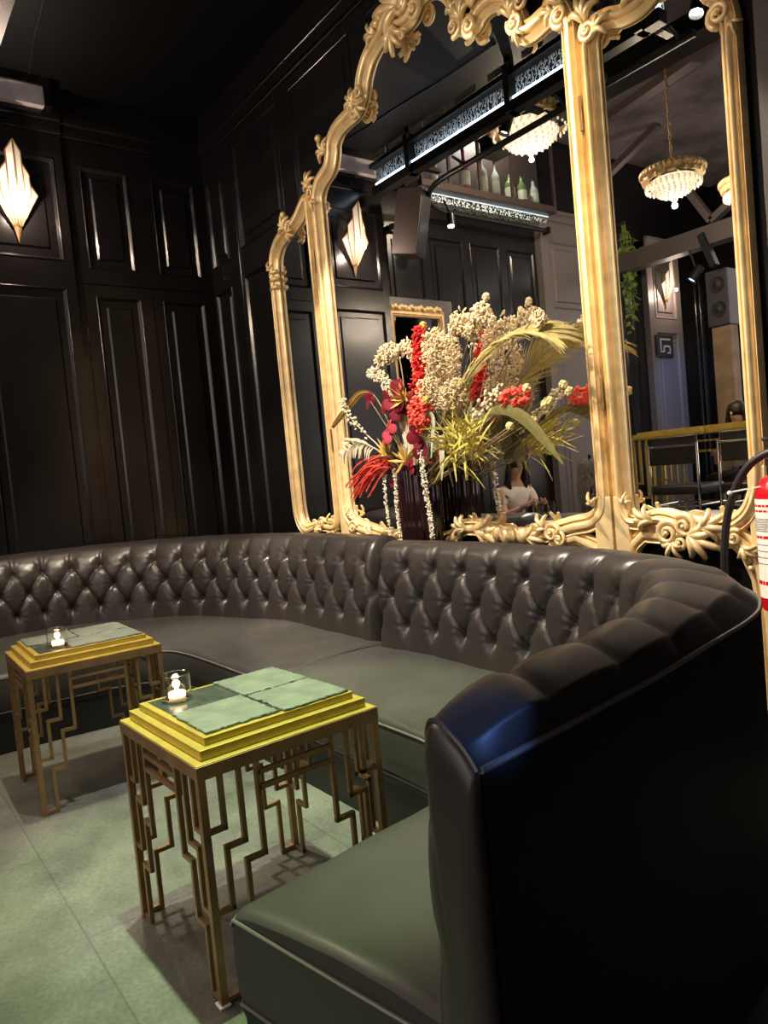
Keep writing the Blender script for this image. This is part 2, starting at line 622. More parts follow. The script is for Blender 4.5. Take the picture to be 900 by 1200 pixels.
# added glowing window, out of view, to brighten the pillar's reflection
b = MB()
for k in range(4):
    y = -5.5 + k * 0.9
    b.mm((1.70, y - 0.03, 0.75), (1.76, y + 0.03, 5.2))
for z in (0.75, 2.2, 3.7, 5.2):
    b.mm((1.70, -5.53, z - 0.03), (1.76, -2.77, z + 0.03))
w1 = struct(b.build('fill_window_1', BLACKPAINT))
b = MB(); b.mm((1.735, -5.5, 0.75), (1.748, -2.8, 5.2)); b.build('fill_pane', emission('side_fill_glow', (1.0, 0.88, 0.84), SIDE_FILL), w1)
b = MB(); panelled(b, (0, -5.9, 0), X, Y, -7.0, 1.8, 0, ZC, [(-5.9 + k * 0.9, -5.2 + k * 0.9, 0.3, 2.9, 0.1) for k in range(8)])
b.mm((-7.4, -6.2, 0), (1.8, -5.95, ZC)); struct(b.build('wall_front', BLACKPAINT))
# drop between the low booth ceiling and the open ceiling of the bar
b = MB(); b.mm((-6.3, 0.78, ZC_LOW - 0.001), (1.8, 0.82, ZC)); struct(b.build('trim_4', CEILBLACK))
# ceiling cable clipped above the pillar
b = MB()
b.tube(crs([(-6.05, 1.50, 4.565), (-5.6, 1.44, 4.562), (-5.1, 1.40, 4.563), (-4.6, 1.34, 4.562), (-4.0, 1.30, 4.563)], 6), 0.007, 6)
tag(b.build('ceiling_cable', BLACKPLASTIC), 'thin black cable clipped across the ceiling above the panelled corner', 'cable')

# ================================================================== CURVED TUFTED SOFA (two sections)
SU, SW = 0.218, 0.140        # button spacing along the back, row height
def resample(O, B, step):
    """O, B: outer and inner plan curves with matching parameter; even steps along their middle line"""
    mid = [(o + b_) / 2 for o, b_ in zip(O, B)]
    acc = [0.0]
    for p, q in zip(mid, mid[1:]):
        acc.append(acc[-1] + (q - p).length)
    n = int(acc[-1] / step)
    Oo, Bo, S = [], [], []
    j = 0
    for i in range(n + 1):
        s = acc[-1] * i / n
        while j < len(acc) - 2 and acc[j + 1] < s:
            j += 1
        t = (s - acc[j]) / max(1e-9, acc[j + 1] - acc[j])
        Oo.append(O[j].lerp(O[j + 1], t)); Bo.append(B[j].lerp(B[j + 1], t)); S.append(s)
    return Oo, Bo, S

def section(root, Op, Bp, Fp, prof, seat_prof, round_a, round_b, phase, seat_round):
    org = root.location
    O3 = crs([(x, y, 0) for x, y in Op], 24)
    B3 = crs([(x, y, 0) for x, y in Bp], 24)
    O, B, S = resample(O3, B3, 0.0105)
    L = S[-1]
    # ---- section profile (f across: 1 inner .. 0 outer, z)
    pf = crs([(f, z, 0) for f, z in prof], 12)
    # arc length with a nominal thickness
    T0 = 0.30
    acc = [0.0]
    for p, q in zip(pf, pf[1:]):
        acc.append(acc[-1] + sqrt(((q.x - p.x) * T0) ** 2 + (q.y - p.y) ** 2))
    nv = int(acc[-1] / 0.0095)
    W, PF = [], []
    j = 0
    for i in range(nv + 1):
        s = acc[-1] * i / nv
        while j < len(acc) - 2 and acc[j + 1] < s:
            j += 1
        t = (s - acc[j]) / (acc[j + 1] - acc[j])
        PF.append(pf[j].lerp(pf[j + 1], t)); W.append(s)
    base = []
    for i in range(len(O)):
        row = []
        for p in PF:
            q = O[i].lerp(B[i], p.x)
            row.append(V((q.x, q.y, p.y)))
        base.append(row)
    w0 = 0.205               # first row of buttons above the lower edge of the profile
    rows = 3
    out = []
    NI, NJ = len(base), len(base[0])
    for i in range(NI):
        r = []
        for k in range(NJ):
            a = base[min(i + 1, NI - 1)][k] - base[max(i - 1, 0)][k]
            c = base[i][min(k + 1, NJ - 1)] - base[i][max(k - 1, 0)]
            n = a.cross(c).normalized()
            ctr = O[i].lerp(B[i], 0.45); ctr.z = 0.6
            if n.dot(base[i][k] - ctr) < 0:
                n = -n
            u = S[i] / SU + phase
            q = (W[k] - w0) / SW
            edge = 1.0
            if q <= 0:
                uu = u
                dc = abs(uu - round(uu)); sa = abs(sin(pi * uu)); h = 0.55 * (1 - math.exp(-dc / 0.07)) + 0.45 * sa ** 0.8
                fade = max(0.0, 1 + q / 1.3)
                h = h * fade + (1 - fade) * 0.82
                db = sqrt(((uu - round(uu)) * SU) ** 2 + (q * SW) ** 2)
                th = math.atan2(q * SW, (uu - round(uu)) * SU + 1e-9)
            elif q >= rows - 1:
                uu = u + (rows - 1) / 2
                dc = abs(uu - round(uu)); sa = abs(sin(pi * uu))
                qq = q - (rows - 1)
                arm = 1.0 if round_a == 0 else 0.0
                arm *= max(0.0, min(1.0, (2.2 - S[i]) / 0.9))
                fade = max(0.0, 1 - qq / (0.9 + 3 * arm))
                h = (0.55 * (1 - math.exp(-dc / 0.07)) + 0.45 * sa ** 0.8)
                h = h * fade + (1 - fade) * (0.85 + 0.1 * sa)
                h *= 1 + 0.35 * arm * min(1, qq)
                db = sqrt(((uu - round(uu)) * SU) ** 2 + (qq * SW) ** 2)
                th = math.atan2(qq * SW, (uu - round(uu)) * SU + 1e-9)
            else:
                A, Bq = u + q / 2, u - q / 2
                dc = min(abs(A - round(A)), abs(Bq - round(Bq)))
                h = 0.55 * (1 - math.exp(-dc / 0.07)) + 0.45 * (abs(sin(pi * A)) * abs(sin(pi * Bq))) ** 0.4
                # nearest button
                db = 9
                th = 0
                for qr in (math.floor(q), math.floor(q) + 1):
                    us = u + (0.5 if qr % 2 else 0.0)
                    dx, dy = (us - round(us)) * SU, (q - qr) * SW
                    d_ = sqrt(dx * dx + dy * dy)
                    if d_ < db:
                        db, th = d_, math.atan2(dy, dx + 1e-9)
            bulge = 0.023 * h + 0.034 * (1 - math.exp(-(db / 0.030) ** 1.6))
            rad = math.exp(-(db / 0.060) ** 2) * (1 - math.exp(-(db / 0.012) ** 2))
            bulge += 0.0050 * rad * sin(11 * th + 1.7 * sin(u * 5.1 + q * 2.3))
            off0 = -0.024
            if k > NJ - 9:
                bulge *= (NJ - 1 - k) / 8
                off0 *= (NJ - 1 - k) / 8
            if not round_a and S[i] < 0.14:
                off0 -= 0.032 * (1 - S[i] / 0.14) * min(1, (NJ - 1 - k) / 8)
            # rounded ends
            pull = 0.0
            for on, s in ((round_a, S[i]), (round_b, L - S[i])):
                if on and s < on:
                    pull = max(pull, on - sqrt(max(0, on * on - (on - s) ** 2)))
            ends = min(1.0, (S[i] / 0.05) if round_a else 1, ((L - S[i]) / 0.05) if round_b else 1)
            p = base[i][k] + n * (bulge * (0.25 + 0.75 * ends) + off0)
            if pull:
                m = O[i].lerp(B[i], 0.5); m.z = min(p.z, 0.80)
                dv = m - p
                if dv.length > 1e-6:
                    p = p + dv.normalized() * min(pull, dv.length)
            r.append(p)
        out.append(r)
    mb = MB()
    mb.grid(out)
    back = mb.build('backrest', LEATHER, root, org, smooth=True, angle=180)
    # ---- plain outer back and piping
    zp = PF[-1].y
    mb = MB()
    rows_ = []
    idx = list(range(0, NI, 4))
    if idx[-1] != NI - 1:
        idx.append(NI - 1)
    for i in idx:
        p = out[i][-1]
        inn = (B[i] - O[i]).normalized()
        rows_.append([V((p.x, p.y, p.z)), V((p.x, p.y, p.z)) - inn * 0.004 + V((0, 0, -0.02)), V((O[i].x, O[i].y, 0.5)) - inn * 0.004, V((O[i].x, O[i].y, 0.02)),
                      V((O[i].x, O[i].y, 0.02)) + inn * 0.05])
    mb.grid(rows_)
    mb.build('outer_back', BACKCLOTH, root, org, smooth=True)
    mb = MB()
    mb.tube([out[i][-1] + V((0, 0, 0.001)) - (B[i] - O[i]).normalized() * 0.003 for i in idx], 0.0055, 6)
    mb.build('back_piping', PIPING, root, org, smooth=True)
    # ---- end caps
    def cap(i, bulge, name, m):
        ring = [p.copy() for p in out[i]]
        low = [V((B[i].x, B[i].y, 0.30)), V((B[i].x, B[i].y, 0.0)), V((O[i].x, O[i].y, 0.0)), V((O[i].x, O[i].y, 0.30)), V((O[i].x, O[i].y, 0.60))]
        ring = ring[::2] + [ring[-1]] if (len(ring) - 1) % 2 else ring[::2]
        lo = []
        for p, q in zip([ring[-1]] + low[::-1], low[::-1] + [ring[0]]):
            for k in range(6):
                lo.append(p.lerp(q, k / 6))
        loop = ring + lo[1:]
        t = (O[1] - O[0] if i == 0 else O[-1] - O[-2]).normalized() * (-1 if i == 0 else 1)
        cen = sum((p for p in loop), V((0, 0, 0))) / len(loop)
        mb = MB()
        R = []
        for sc, bu in ((1.0, 0.0), (0.985, bulge * 0.35), (0.95, bulge * 0.62), (0.85, bulge * 0.85), (0.6, bulge), (0.3, bulge), (0.04, bulge)):
            R.append([V((cen.x + (p.x - cen.x) * sc, cen.y + (p.y - cen.y) * sc, cen.z + (p.z - cen.z) * (1 - (1 - sc) * 0.8) if sc > 0.5 else cen.z + (p.z - cen.z) * sc * 1.1)) + t * bu for p in loop])
        mb.grid(R, wrap=True)
        mb.add(R[-1], [tuple(range(len(loop)))])
        mb.build(name, m, root, org, smooth=True, angle=50)
        return loop
    loopa = cap(0, 0.022 if not round_a else 0.012, 'end_panel', LEATHER)
    cap(NI - 1, 0.012, 'end_panel', LEATHER)
    if not round_a:
        mb = MB()
        t = (O[0] - O[1]).normalized()
        mb.tube([p + t * 0.003 for p in out[0]], 0.005, 6)
        mb.build('end_seam', LEATHER, root, org, smooth=True)
    # ---- seat cushion
    F3 = crs([(x, y, 0) for x, y in Fp], 24)
    B3_ = crs([(x, y, 0) for x, y in Bp], 24)
    F, Bs, Sf = resample(F3, B3_, 0.010)
    Lf = Sf[-1]
    R = []
    r_ = seat_round
    for i in range(len(F)):
        row = []
        inn = (Bs[i] - F[i])
        w = inn.length
        inn.normalize()
        tt = (F[min(i + 1, len(F) - 1)] - F[max(i - 1, 0)]).normalized()
        drop = 0.0
        for s in (Sf[i], Lf - Sf[i]):
            if s < r_:
                drop = max(drop, 0.016 * (1 - sqrt(max(0, 1 - (1 - s / r_) ** 2))))
        for g, e, z in seat_prof:
            q = Bs[i] + (F[i] - Bs[i]) * g - inn * e
            cr_ = 0.014 * sin(pi * min(1, max(0, g)))
            zz = z + (cr_ if e == 0 else 0) - (drop if z > 0.36 else 0)
            zz += 0.004 * sin(Sf[i] * 9 + g * 4) * (1 if e == 0 else 0)
            row.append(V((q.x, q.y, zz)))
        R.append(row)
    mb = MB()
    mb.grid(R)
    m = len(seat_prof)
    # ends: down to the cushion bottom
    for i in (0, len(R) - 1):
        mb.add(R[i], [tuple(range(m))])
    mb.build('seat_cushion', SEATLEATHER, root, org, smooth=True, angle=50)
    kp = [k for k in range(2, m) if seat_prof[k][2] <= 0.405][0]
    mb = MB()
    path = [r[kp] for r in R]
    mb.tube(path, 0.004, 6)
    inn0 = (Bs[0] - F[0])
    for i, sgn in ((0, -1), (len(R) - 1, 1)):
        t = (F[1] - F[0]).normalized() * -1 if i == 0 else (F[-1] - F[-2]).normalized()
        mb.tube([V((p.x, p.y, min(p.z, 0.402))) + t * 0.003 for p in R[i][:kp + 1] if p.z > 0.3], 0.004, 6)
    mb.build('seat_piping', PIPING, root, org, smooth=True)
    # ---- base under the cushion
    mb = MB()
    R2 = []
    for i in range(len(F)):
        inn = (Bs[i] - F[i]).normalized()
        f_ = F[i]
        bk = Bs[i] + inn * 0.05
        R2.append([V((bk.x, bk.y, 0.22)), V((f_.x, f_.y, 0.22)) - inn * 0.006, V((f_.x, f_.y, 0.205)) - inn * 0.006, V((f_.x, f_.y, 0.19)) + inn * 0.004,
                   V((f_.x, f_.y, 0.0)) + inn * 0.004, V((bk.x, bk.y, 0.0))])
    mb.grid(R2, wrap=True)
    for i in (0, len(R2) - 1):
        mb.add(R2[i], [tuple(range(6))])
    mb.build('base', BACKCLOTH, root, org, smooth=True, angle=30)
    mb = MB()
    mb.tube([r[1] + V((0, 0, 0.002)) for r in R2], 0.0035, 6)
    for i in (0, len(R2) - 1):
        t = (F[0] - F[1]).normalized() if i == 0 else (F[-1] - F[-2]).normalized()
        mb.tube([R2[i][0] + t * 0.003, R2[i][1] + t * 0.003], 0.0035, 6)
    mb.build('base_piping', PIPING, root, org, smooth=True)

PROF = [(1.05, 0.36), (1.04, 0.46), (1.01, 0.60), (0.985, 0.74), (0.945, 0.85), (0.88, 0.905), (0.75, 0.930), (0.53, 0.925), (0.28, 0.908), (0.10, 0.892), (0.0, 0.880)]
SEATP = [(-0.10, 0, 0.22), (-0.10, 0, 0.44), (0.0, 0, 0.447), (0.2, 0, 0.447), (0.45, 0, 0.442), (0.7, 0, 0.436), (0.88, 0, 0.434), (0.95, 0, 0.430), (0.985, 0, 0.425), (1.0, 0.004, 0.418), (1.0, 0.012, 0.404),
         (1.0, 0.016, 0.37), (1.0, 0.018, 0.30), (1.0, 0.012, 0.24), (1.0, 0.0, 0.22)]
near = thing('curved_sofa', 'black tufted leather sofa section curving round to a high end panel beside the near table', 'sofa', (-1.9, 2.0, 0), 'curved sofa sections')
section(near,
        [(-0.735, 0.668), (-0.768, 1.0), (-0.818, 1.36), (-0.905, 1.80), (-1.12, 2.08), (-1.55, 2.31), (-2.1, 2.44), (-2.6, 2.475), (-3.03, 2.455)],
        [(-0.862, 0.672), (-0.885, 1.0), (-0.97, 1.35), (-1.17, 1.70), (-1.42, 1.95), (-1.75, 2.08), (-2.2, 2.13), (-2.6, 2.14), (-3.00, 2.13)],
        [(-1.42, 0.57), (-1.45, 0.85), (-1.475, 1.1), (-1.52, 1.29), (-1.63, 1.42), (-1.85, 1.48), (-2.2, 1.49), (-2.6, 1.49), (-2.955, 1.49)],
        PROF, SEATP, 0.0, 0.07, 0.15, 0.035)
PROF2 = [(1.03, 0.36), (1.01, 0.46), (0.97, 0.60), (0.92, 0.74), (0.84, 0.85), (0.70, 0.920), (0.52, 0.943), (0.30, 0.940), (0.10, 0.915), (0.0, 0.880)]
far = thing('curved_sofa', 'black tufted leather sofa section curving along the panelled doors behind the far table', 'sofa', (-4.6, 1.6, 0), 'curved sofa sections')
section(far,
        [(-3.10, 2.43), (-3.55, 2.465), (-4.0, 2.48), (-4.5, 2.43), (-5.0, 2.31), (-5.42, 2.09), (-5.74, 1.77), (-5.93, 1.38), (-6.0, 0.85), (-6.0, 0.48)],
        [(-3.03, 2.14), (-3.5, 2.17), (-3.95, 2.18), (-4.35, 2.10), (-4.75, 1.95), (-5.1, 1.72), (-5.33, 1.45), (-5.46, 1.15), (-5.52, 0.8), (-5.52, 0.48)],
        [(-2.972, 1.49), (-3.3, 1.485), (-3.6, 1.483), (-3.9, 1.475), (-4.1, 1.44), (-4.24, 1.33), (-4.30, 1.2), (-4.33, 1.0), (-4.35, 0.7), (-4.35, 0.48)],
        PROF2, SEATP, 0.08, 0.07, 0.4, 0.06)

# ================================================================== TABLES
def build_table(label):
    A = 0.285                                             # half side of the square top
    t = thing('cocktail_table', label, 'table', (0, 0, 0), 'stepped brass cocktail tables')
    mb = MB(); mb.box((0, 0, 0.602), (2 * A, 2 * A, 0.036)); mb.build('apron', BRONZE, t, bevel=0.0015)
    mb = MB(); mb.box((0, 0, 0.6215), (2 * A - 0.004, 2 * A - 0.004, 0.003)); mb.box((0, 0, 0.6365), (2 * A - 0.05, 2 * A - 0.05, 0.027))
    mb.box((0, 0, 0.6605), (2 * A - 0.10, 2 * A - 0.10, 0.021))
    top = mb.build('tabletop', BRASS, t, bevel=0.0015)
    mb = MB(); mb.box((0, 0, 0.6712), (2 * A - 0.14, 2 * A - 0.14, 0.0024)); mb.build('stone_inset', DARKSTONE, top)
    w = 0.013
    def leg_mesh():
        mb = MB()
        zt = 0.586
        a = A - w / 2 - 0.002
        P = V((0, 0, 0))
        mb.bar((0, 0, 0), (0, 0, zt), 0.020)
        for D in (V((1, 0, 0)), V((0, 1, 0))):
            d1, d2, d3 = D * 0.052, D * 0.104, D * 0.156
            def z(q): return V((0, 0, q))
            mb.bar(d1 + z(zt), d1 + z(0.445 - w / 2), w, upv=D); mb.bar(P + z(0.445), d1 + D * w / 2 + z(0.445), w)
            mb.bar(d2 + z(zt), d2 + z(0.392 - w / 2), w, upv=D); mb.bar(d1 - D * w / 2 + z(0.392), d2 + D * w / 2 + z(0.392), w)
            mb.bar(d1 + z(0.392), d1 + z(0.235 - w / 2), w, upv=D); mb.bar(P + z(0.235), d1 + D * w / 2 + z(0.235), w)
            mb.bar(d3 + z(zt), d3 + z(0.338 - w / 2), w, upv=D); mb.bar(d2 - D * w / 2 + z(0.338), d3 + D * w / 2 + z(0.338), w)
            mb.bar(d2 + z(0.338), d2 + z(0.185 - w / 2), w, upv=D); mb.bar(d1 - D * w / 2 + z(0.185), d2 + D * w / 2 + z(0.185), w)
            mb.bar(d1 + z(0.185), d1 + z(0.0), w, upv=D); mb.bar(P + z(w / 2 + 0.004), d1 + D * w / 2 + z(w / 2 + 0.004), w)
        return mb
    lg = leg_mesh().build('leg', BRONZE, t)
    a = A - 0.012
    lg.location = (-a, -a, 0)
    for k, (x, y) in enumerate(((a, -a), (a, a), (-a, a))):
        c = lg.copy(); COL.objects.link(c); c.parent = t
        c.location = (x, y, 0); c.rotation_euler = (0, 0, (k + 1) * pi / 2)
    mb = MB()
    mb.box((0, 0, 0.553), (2 * a - 0.312, w, w)); mb.box((0, 0, 0.512), (2 * a - 0.312, w, w))
    rl = mb.build('side_rail', BRONZE, t)
    rl.location = (0, -a, 0)
    for k, (x, y) in enumerate(((a, 0), (0, a), (-a, 0))):
        c = rl.copy(); COL.objects.link(c); c.parent = t
        c.location = (x, y, 0); c.rotation_euler = (0, 0, (k + 1) * pi / 2)
    mb = MB()
    for x in (-a, a):
        for y in (-a, a):
            mb.lathe([(0.013, 0), (0.014, 0.004), (0.012, 0.008)], (x, y, 0), 12)
    return t
T1, T2 = (-2.022, 0.912), (-3.600, 0.838)
tb = build_table('square stepped brass table beside the near sofa end, three slates and a candle on it')
tb.location = (*T1, 0); tb.rotation_euler = (0, 0, radians(1.5))
tb2 = copy_thing(tb, (*T2, 0), radians(-1.5), 'square stepped brass table farther back, in the curve of the far sofa section')
# white felt pad under the front leg
mb = MB(); mb.box((0, 0, 0.003), (0.035, 0.03, 0.006)); 
pd = mb.build('felt_pad', mat('white_felt', (0.8, 0.78, 0.75), 0.9), tb, bevel=0.002)
pd.location = (0.272, -0.274, 0.0)

def slate(sx, sy, seed):
    r = random.Random(seed)
    mb = MB()
    n = 26
    ring = []
    for side in range(4):
        for k in range(n):
            t = -1 + 2 * k / n
            p = [(t, -1), (1, t), (-t, 1), (-1, -t)][side]
            j = r.uniform(-0.0040, 0.0012) - (0.004 if r.random() < 0.08 else 0)
            q = V((p[0] * sx / 2, p[1] * sy / 2, 0))
            q += V(((0, -1), (1, 0), (0, 1), (-1, 0))[side] + (0,)) * j
            ring.append(q)
    m = len(ring)
    vs = [p + V((0, 0, 0)) for p in ring] + [p + V((0, 0, 0.0035)) for p in ring] + [V((p.x - 0.003 * (1 if p.x > 0 else -1) * r.random(), p.y - 0.003 * (1 if p.y > 0 else -1) * r.random(), 0.006)) for p in ring]
    fs = [tuple(range(m))[::-1]]
    for L in (0, 1):
        fs += [(L * m + k, L * m + (k + 1) % m, (L + 1) * m + (k + 1) % m, (L + 1) * m + k) for k in range(m)]
    fs.append(tuple(range(2 * m, 3 * m)))
    return mb.add(vs, fs)
SZ = 0.6726
def put_slate(tx, ty, dx, dy, rz, sx, sy, seed, label):
    o = slate(sx, sy, seed).build('slate_tile', SLATE, None)
    o.location = (tx + dx, ty + dy, SZ)
    o.rotation_euler = (0, 0, rz)
    tag(o, label, 'slate', 'slates on the brass tables')
R1 = radians(1.5)
put_slate(*T1, -0.112, 0.112, R1, 0.226, 0.226, 1, 'chipped grey-green slate at the mirror side of the near table, behind the candle')
put_slate(*T1, 0.118, 0.118, R1 + 0.01, 0.222, 0.222, 2, 'chipped grey-green slate on the near table, at the corner nearest the sofa seat')
put_slate(*T1, 0.105, -0.110, R1 - 0.01, 0.236, 0.218, 3, 'chipped grey-green slate on the near table, at the corner nearest the camera')
R2_ = radians(-1.5)
put_slate(*T2, -0.112, 0.112, R2_, 0.228, 0.222, 4, 'slate at the mirror side of the far table, between its two other slates')
put_slate(*T2, 0.122, 0.065, R2_ + 0.01, 0.215, 0.31, 5, 'large slate covering the near-table side of the far table')
put_slate(*T2, -0.118, -0.112, R2_ - 0.01, 0.218, 0.220, 6, 'slate on the far table at its outer corner, beside the candle')

def candle(x, y, z, label):
    t = thing('tealight_candle', label, 'candle', (x, y, z), 'lit candles on the brass tables')
    R_, H_ = 0.044, 0.080
    mb = MB()
    mb.lathe([(R_ * 0.9, 0.0), (R_, 0.003), (R_, H_), (R_ - 0.0012, H_ + 0.001), (R_ - 0.0028, H_), (R_ - 0.0032, 0.009), (0.004, 0.008)], (x, y, z), 32)
    mb.build('glass_holder', GLASS, t, t.location, smooth=True)
    mb = MB()
    mb.lathe([(0.024, 0.010), (0.026, 0.012), (0.026, 0.024), (0.024, 0.025), (0.010, 0.0245), (0.003, 0.024)], (x, y, z), 24)
    w = mb.build('wax', WAX, t, t.location, smooth=True)
    mb = MB(); mb.tube([(x, y, z + 0.022), (x + 0.001, y, z + 0.032)], 0.0012, 6); mb.build('wick', BLACKPLASTIC, w, t.location)
    mb = MB(); mb.lathe([(0.002, 0.025), (0.0050, 0.030), (0.0056, 0.036), (0.0035, 0.046), (0.0008, 0.056)], (x, y, z), 12)
    mb.build('flame', FLAME, t, t.location, smooth=True)
    lamp('candle_light', 'POINT', (x, y, z + 0.05), 1.6, (1.0, 0.62, 0.36), t, 0.012)
candle(-2.175, 0.765, SZ, 'lit tealight in a clear glass on the dark corner of the near table')
candle(-3.480, 0.715, SZ, 'lit tealight in a clear glass on the far table, beside its large slate')

# ================================================================== GILT FOLDING MIRROR
def p3(x, z, y=YM):
    return V((x, y, z))
YF = YM - 0.004                                   # back of the mouldings
mir = thing('folding_mirror', 'huge three panel gilt rococo mirror standing behind the tufted sofa', 'mirror', (-3.2, 2.86, 0))
FN = V((0, -1, 0))
def fprof(w, h=0.055):
    return [(-w / 2, 0.0), (-w / 2, h * 0.55), (-w * 0.44, h * 0.80), (-w * 0.37, h * 0.70), (-w * 0.32, h * 0.36), (-w * 0.27, h * 0.40), (-w * 0.20, h * 0.90), (-w * 0.05, h), (w * 0.09, h * 0.86),
            (w * 0.14, h * 0.34), (w * 0.19, h * 0.36), (w * 0.24, h * 0.66), (w * 0.32, h * 0.52), (w * 0.42, h * 0.28), (w / 2, h * 0.22), (w / 2, 0.0)]

def loop_of(pieces):
    """pieces: list of ('c', pts) curve or ('l', pts) straight polyline in (x, z)"""
    out = []
    for kind, pts in pieces:
        P = [p3(x, z, YF) for x, z in pts]
        if kind == 'c':
            P = crs(P, 7)
        for p in P:
            if not out or (p - out[-1]).length > 0.004:
                out.append(p)
    if (out[0] - out[-1]).length < 0.004:
        out.pop()
    return out

def scroll(mb, c, r, turns=1.6, start=0.0, flip=1, tube=0.30, y=YF - 0.045):
    """a volute: a spiral roll that tightens to an eye"""
    n = int(16 * turns)
    pts, rad = [], []
    for i in range(n + 1):
        t = i / n
        a = start + flip * 2 * pi * turns * t
        q = r * (1 - 0.82 * t)
        pts.append(V((c[0] + q * cos(a), y - 0.018 * t, c[1] + q * sin(a))))
        rad.append(max(0.004, r * tube * (1 - 0.45 * t)))
    mb = MB()
    mb.tube(pts, rad, 7)
    mb.ball((c[0], y - 0.02, c[1]), (r * 0.22, r * 0.22, r * 0.22), 8, 6)
    return mb.build('carved_scroll', GOLD, CARVE, mir.location, smooth=True, angle=180)

def acanthus(mb, c, ang, L, n=5, spread=1.2, y=YF - 0.04, fat=0.20):
    """a fan of curled leaf lobes opening from c in direction ang"""
    mb = MB()
    for k in range(n):
        a = ang + spread * ((k / (n - 1)) - 0.5) if n > 1 else ang
        l = L * (1 - 0.35 * abs((k / max(1, n - 1)) - 0.5) * 2)
        pts = []
        rad = []
        for i in range(7):
            t = i / 6
            aa = a + 0.5 * (t ** 2) * ((k / max(1, n - 1)) - 0.5) * 2
            pts.append(V((c[0] + l * t * cos(aa), y - 0.022 * sin(pi * t) - 0.006 * (k % 2), c[1] + l * t * sin(aa))))
            rad.append(max(0.003, L * fat * (sin(pi * (0.18 + 0.64 * t)) ** 0.8) * 0.60))
        mb.tube(pts, rad, 6)
    return mb.build('acanthus_leaf', GOLD, CARVE, mir.location, smooth=True, angle=180)

def beads(mb, a, b_, n, r, y=YF - 0.05):
    mb = MB()
    for k in range(n):
        t = k / (n - 1)
        mb.ball((a[0] + (b_[0] - a[0]) * t, y, a[1] + (b_[1] - a[1]) * t), r * (1 - 0.4 * t), 8, 6)
    mb.build('carved_bead_string', GOLD, CARVE, mir.location, smooth=True, angle=180)

def boss(c, r):
    mb = MB()
    mb.ball(c, r, 12, 8)
    mb.build('carved_boss', GOLD, CARVE, mir.location, smooth=True, angle=180)

def mirror_panel(name, loop, w, label=None):
    mb = MB()
    mb.sweep(loop, fprof(w), FN, True)
    fr = mb.build(name, GOLD, mir, mir.location, smooth=True, angle=55)
    mb = MB()
    n = len(loop)
    g0 = [V((p.x, YM + 0.008, p.z)) for p in loop]
    g1 = [V((p.x, YM, p.z)) for p in loop]
    mb.add(g0 + g1, [tuple(range(n)), tuple(range(n, 2 * n))] + [(k, (k + 1) % n, n + (k + 1) % n, n + k) for k in range(n)])
    mb.build('mirror_glass', MIRROR, fr, mir.location)
    return fr

# --- middle panel
top_c = [(-4.305, 3.16), (-4.30, 3.25), (-4.235, 3.325), (-4.12, 3.375), (-4.075, 3.45), (-4.055, 3.52), (-3.98, 3.572), (-3.86, 3.592), (-3.765, 3.60), (-3.70, 3.655), (-3.66, 3.75), (-3.585, 3.835),
         (-3.47, 3.885), (-3.35, 3.885), (-3.235, 3.85), (-3.165, 3.86), (-3.09, 3.915), (-2.985, 3.905), (-2.875, 3.815), (-2.825, 3.70), (-2.80, 3.612), (-2.745, 3.578), (-2.69, 3.56), (-2.655, 3.585),
         (-2.59, 3.598), (-2.515, 3.575), (-2.44, 3.51), (-2.405, 3.43), (-2.385, 3.352), (-2.325, 3.335), (-2.23, 3.345), (-2.155, 3.325), (-2.122, 3.25), (-2.122, 3.16)]
bot_c = [(-2.122, 1.12), (-2.135, 1.04), (-2.20, 0.985), (-2.32, 0.962), (-2.48, 0.925), (-2.62, 0.905), (-2.75, 0.905), (-2.88, 0.925), (-3.0, 0.955), (-3.12, 0.945), (-3.22, 0.89), (-3.40, 0.865), (-3.60, 0.866),
         (-3.80, 0.88), (-3.98, 0.915), (-4.12, 0.945), (-4.24, 0.985), (-4.295, 1.05), (-4.305, 1.14)]
loop = loop_of([('c', top_c), ('l', [(-2.122, 2.4), (-2.122, 1.8)]), ('c', bot_c), ('l', [(-4.305, 1.8), (-4.305, 2.4)])])
fc = mirror_panel('middle_frame', loop, 0.100)
CARVE = fc
mb = None
# knots along the crest
scroll(mb, (-4.33, 3.285), 0.045, 1.5, 0.4); acanthus(mb, (-4.335, 3.33), 1.9, 0.12, 5, 1.8); acanthus(mb, (-4.31, 3.24), -1.57, 0.09, 3, 0.7)
acanthus(mb, (-4.095, 3.47), 2.5, 0.14, 4, 1.3); boss((-4.165, YF - 0.05, 3.585), 0.026); scroll(mb, (-4.10, 3.52), 0.032, 1.3, 1.0)
scroll(mb, (-3.735, 3.585), 0.055, 1.6, 2.0); scroll(mb, (-3.68, 3.66), 0.050, 1.6, -1.0, -1); acanthus(mb, (-3.73, 3.62), 2.4, 0.13, 5, 1.5); acanthus(mb, (-3.71, 3.60), -1.0, 0.10, 4, 1.3)
acanthus(mb, (-3.30, 3.87), -1.75, 0.17, 5, 1.0); acanthus(mb, (-3.23, 3.93), 2.6, 0.26, 6, 1.6); scroll(mb, (-3.20, 3.95), 0.085, 1.5, 0.5); boss((-3.20, YF - 0.06, 3.95), (0.04, 0.02, 0.055))
scroll(mb, (-3.115, 3.845), 0.055, 1.6, 2.2, -1); scroll(mb, (-3.30, 3.80), 0.042, 1.5, -0.5); beads(mb, (-3.44, 3.95), (-3.34, 4.02), 4, 0.028); acanthus(mb, (-3.12, 4.0), 1.2, 0.18, 5, 1.4)
acanthus(mb, (-3.47, 3.90), 2.5, 0.13, 4, 1.2); scroll(mb, (-3.225, 3.775), 0.034, 1.4, 0.2)
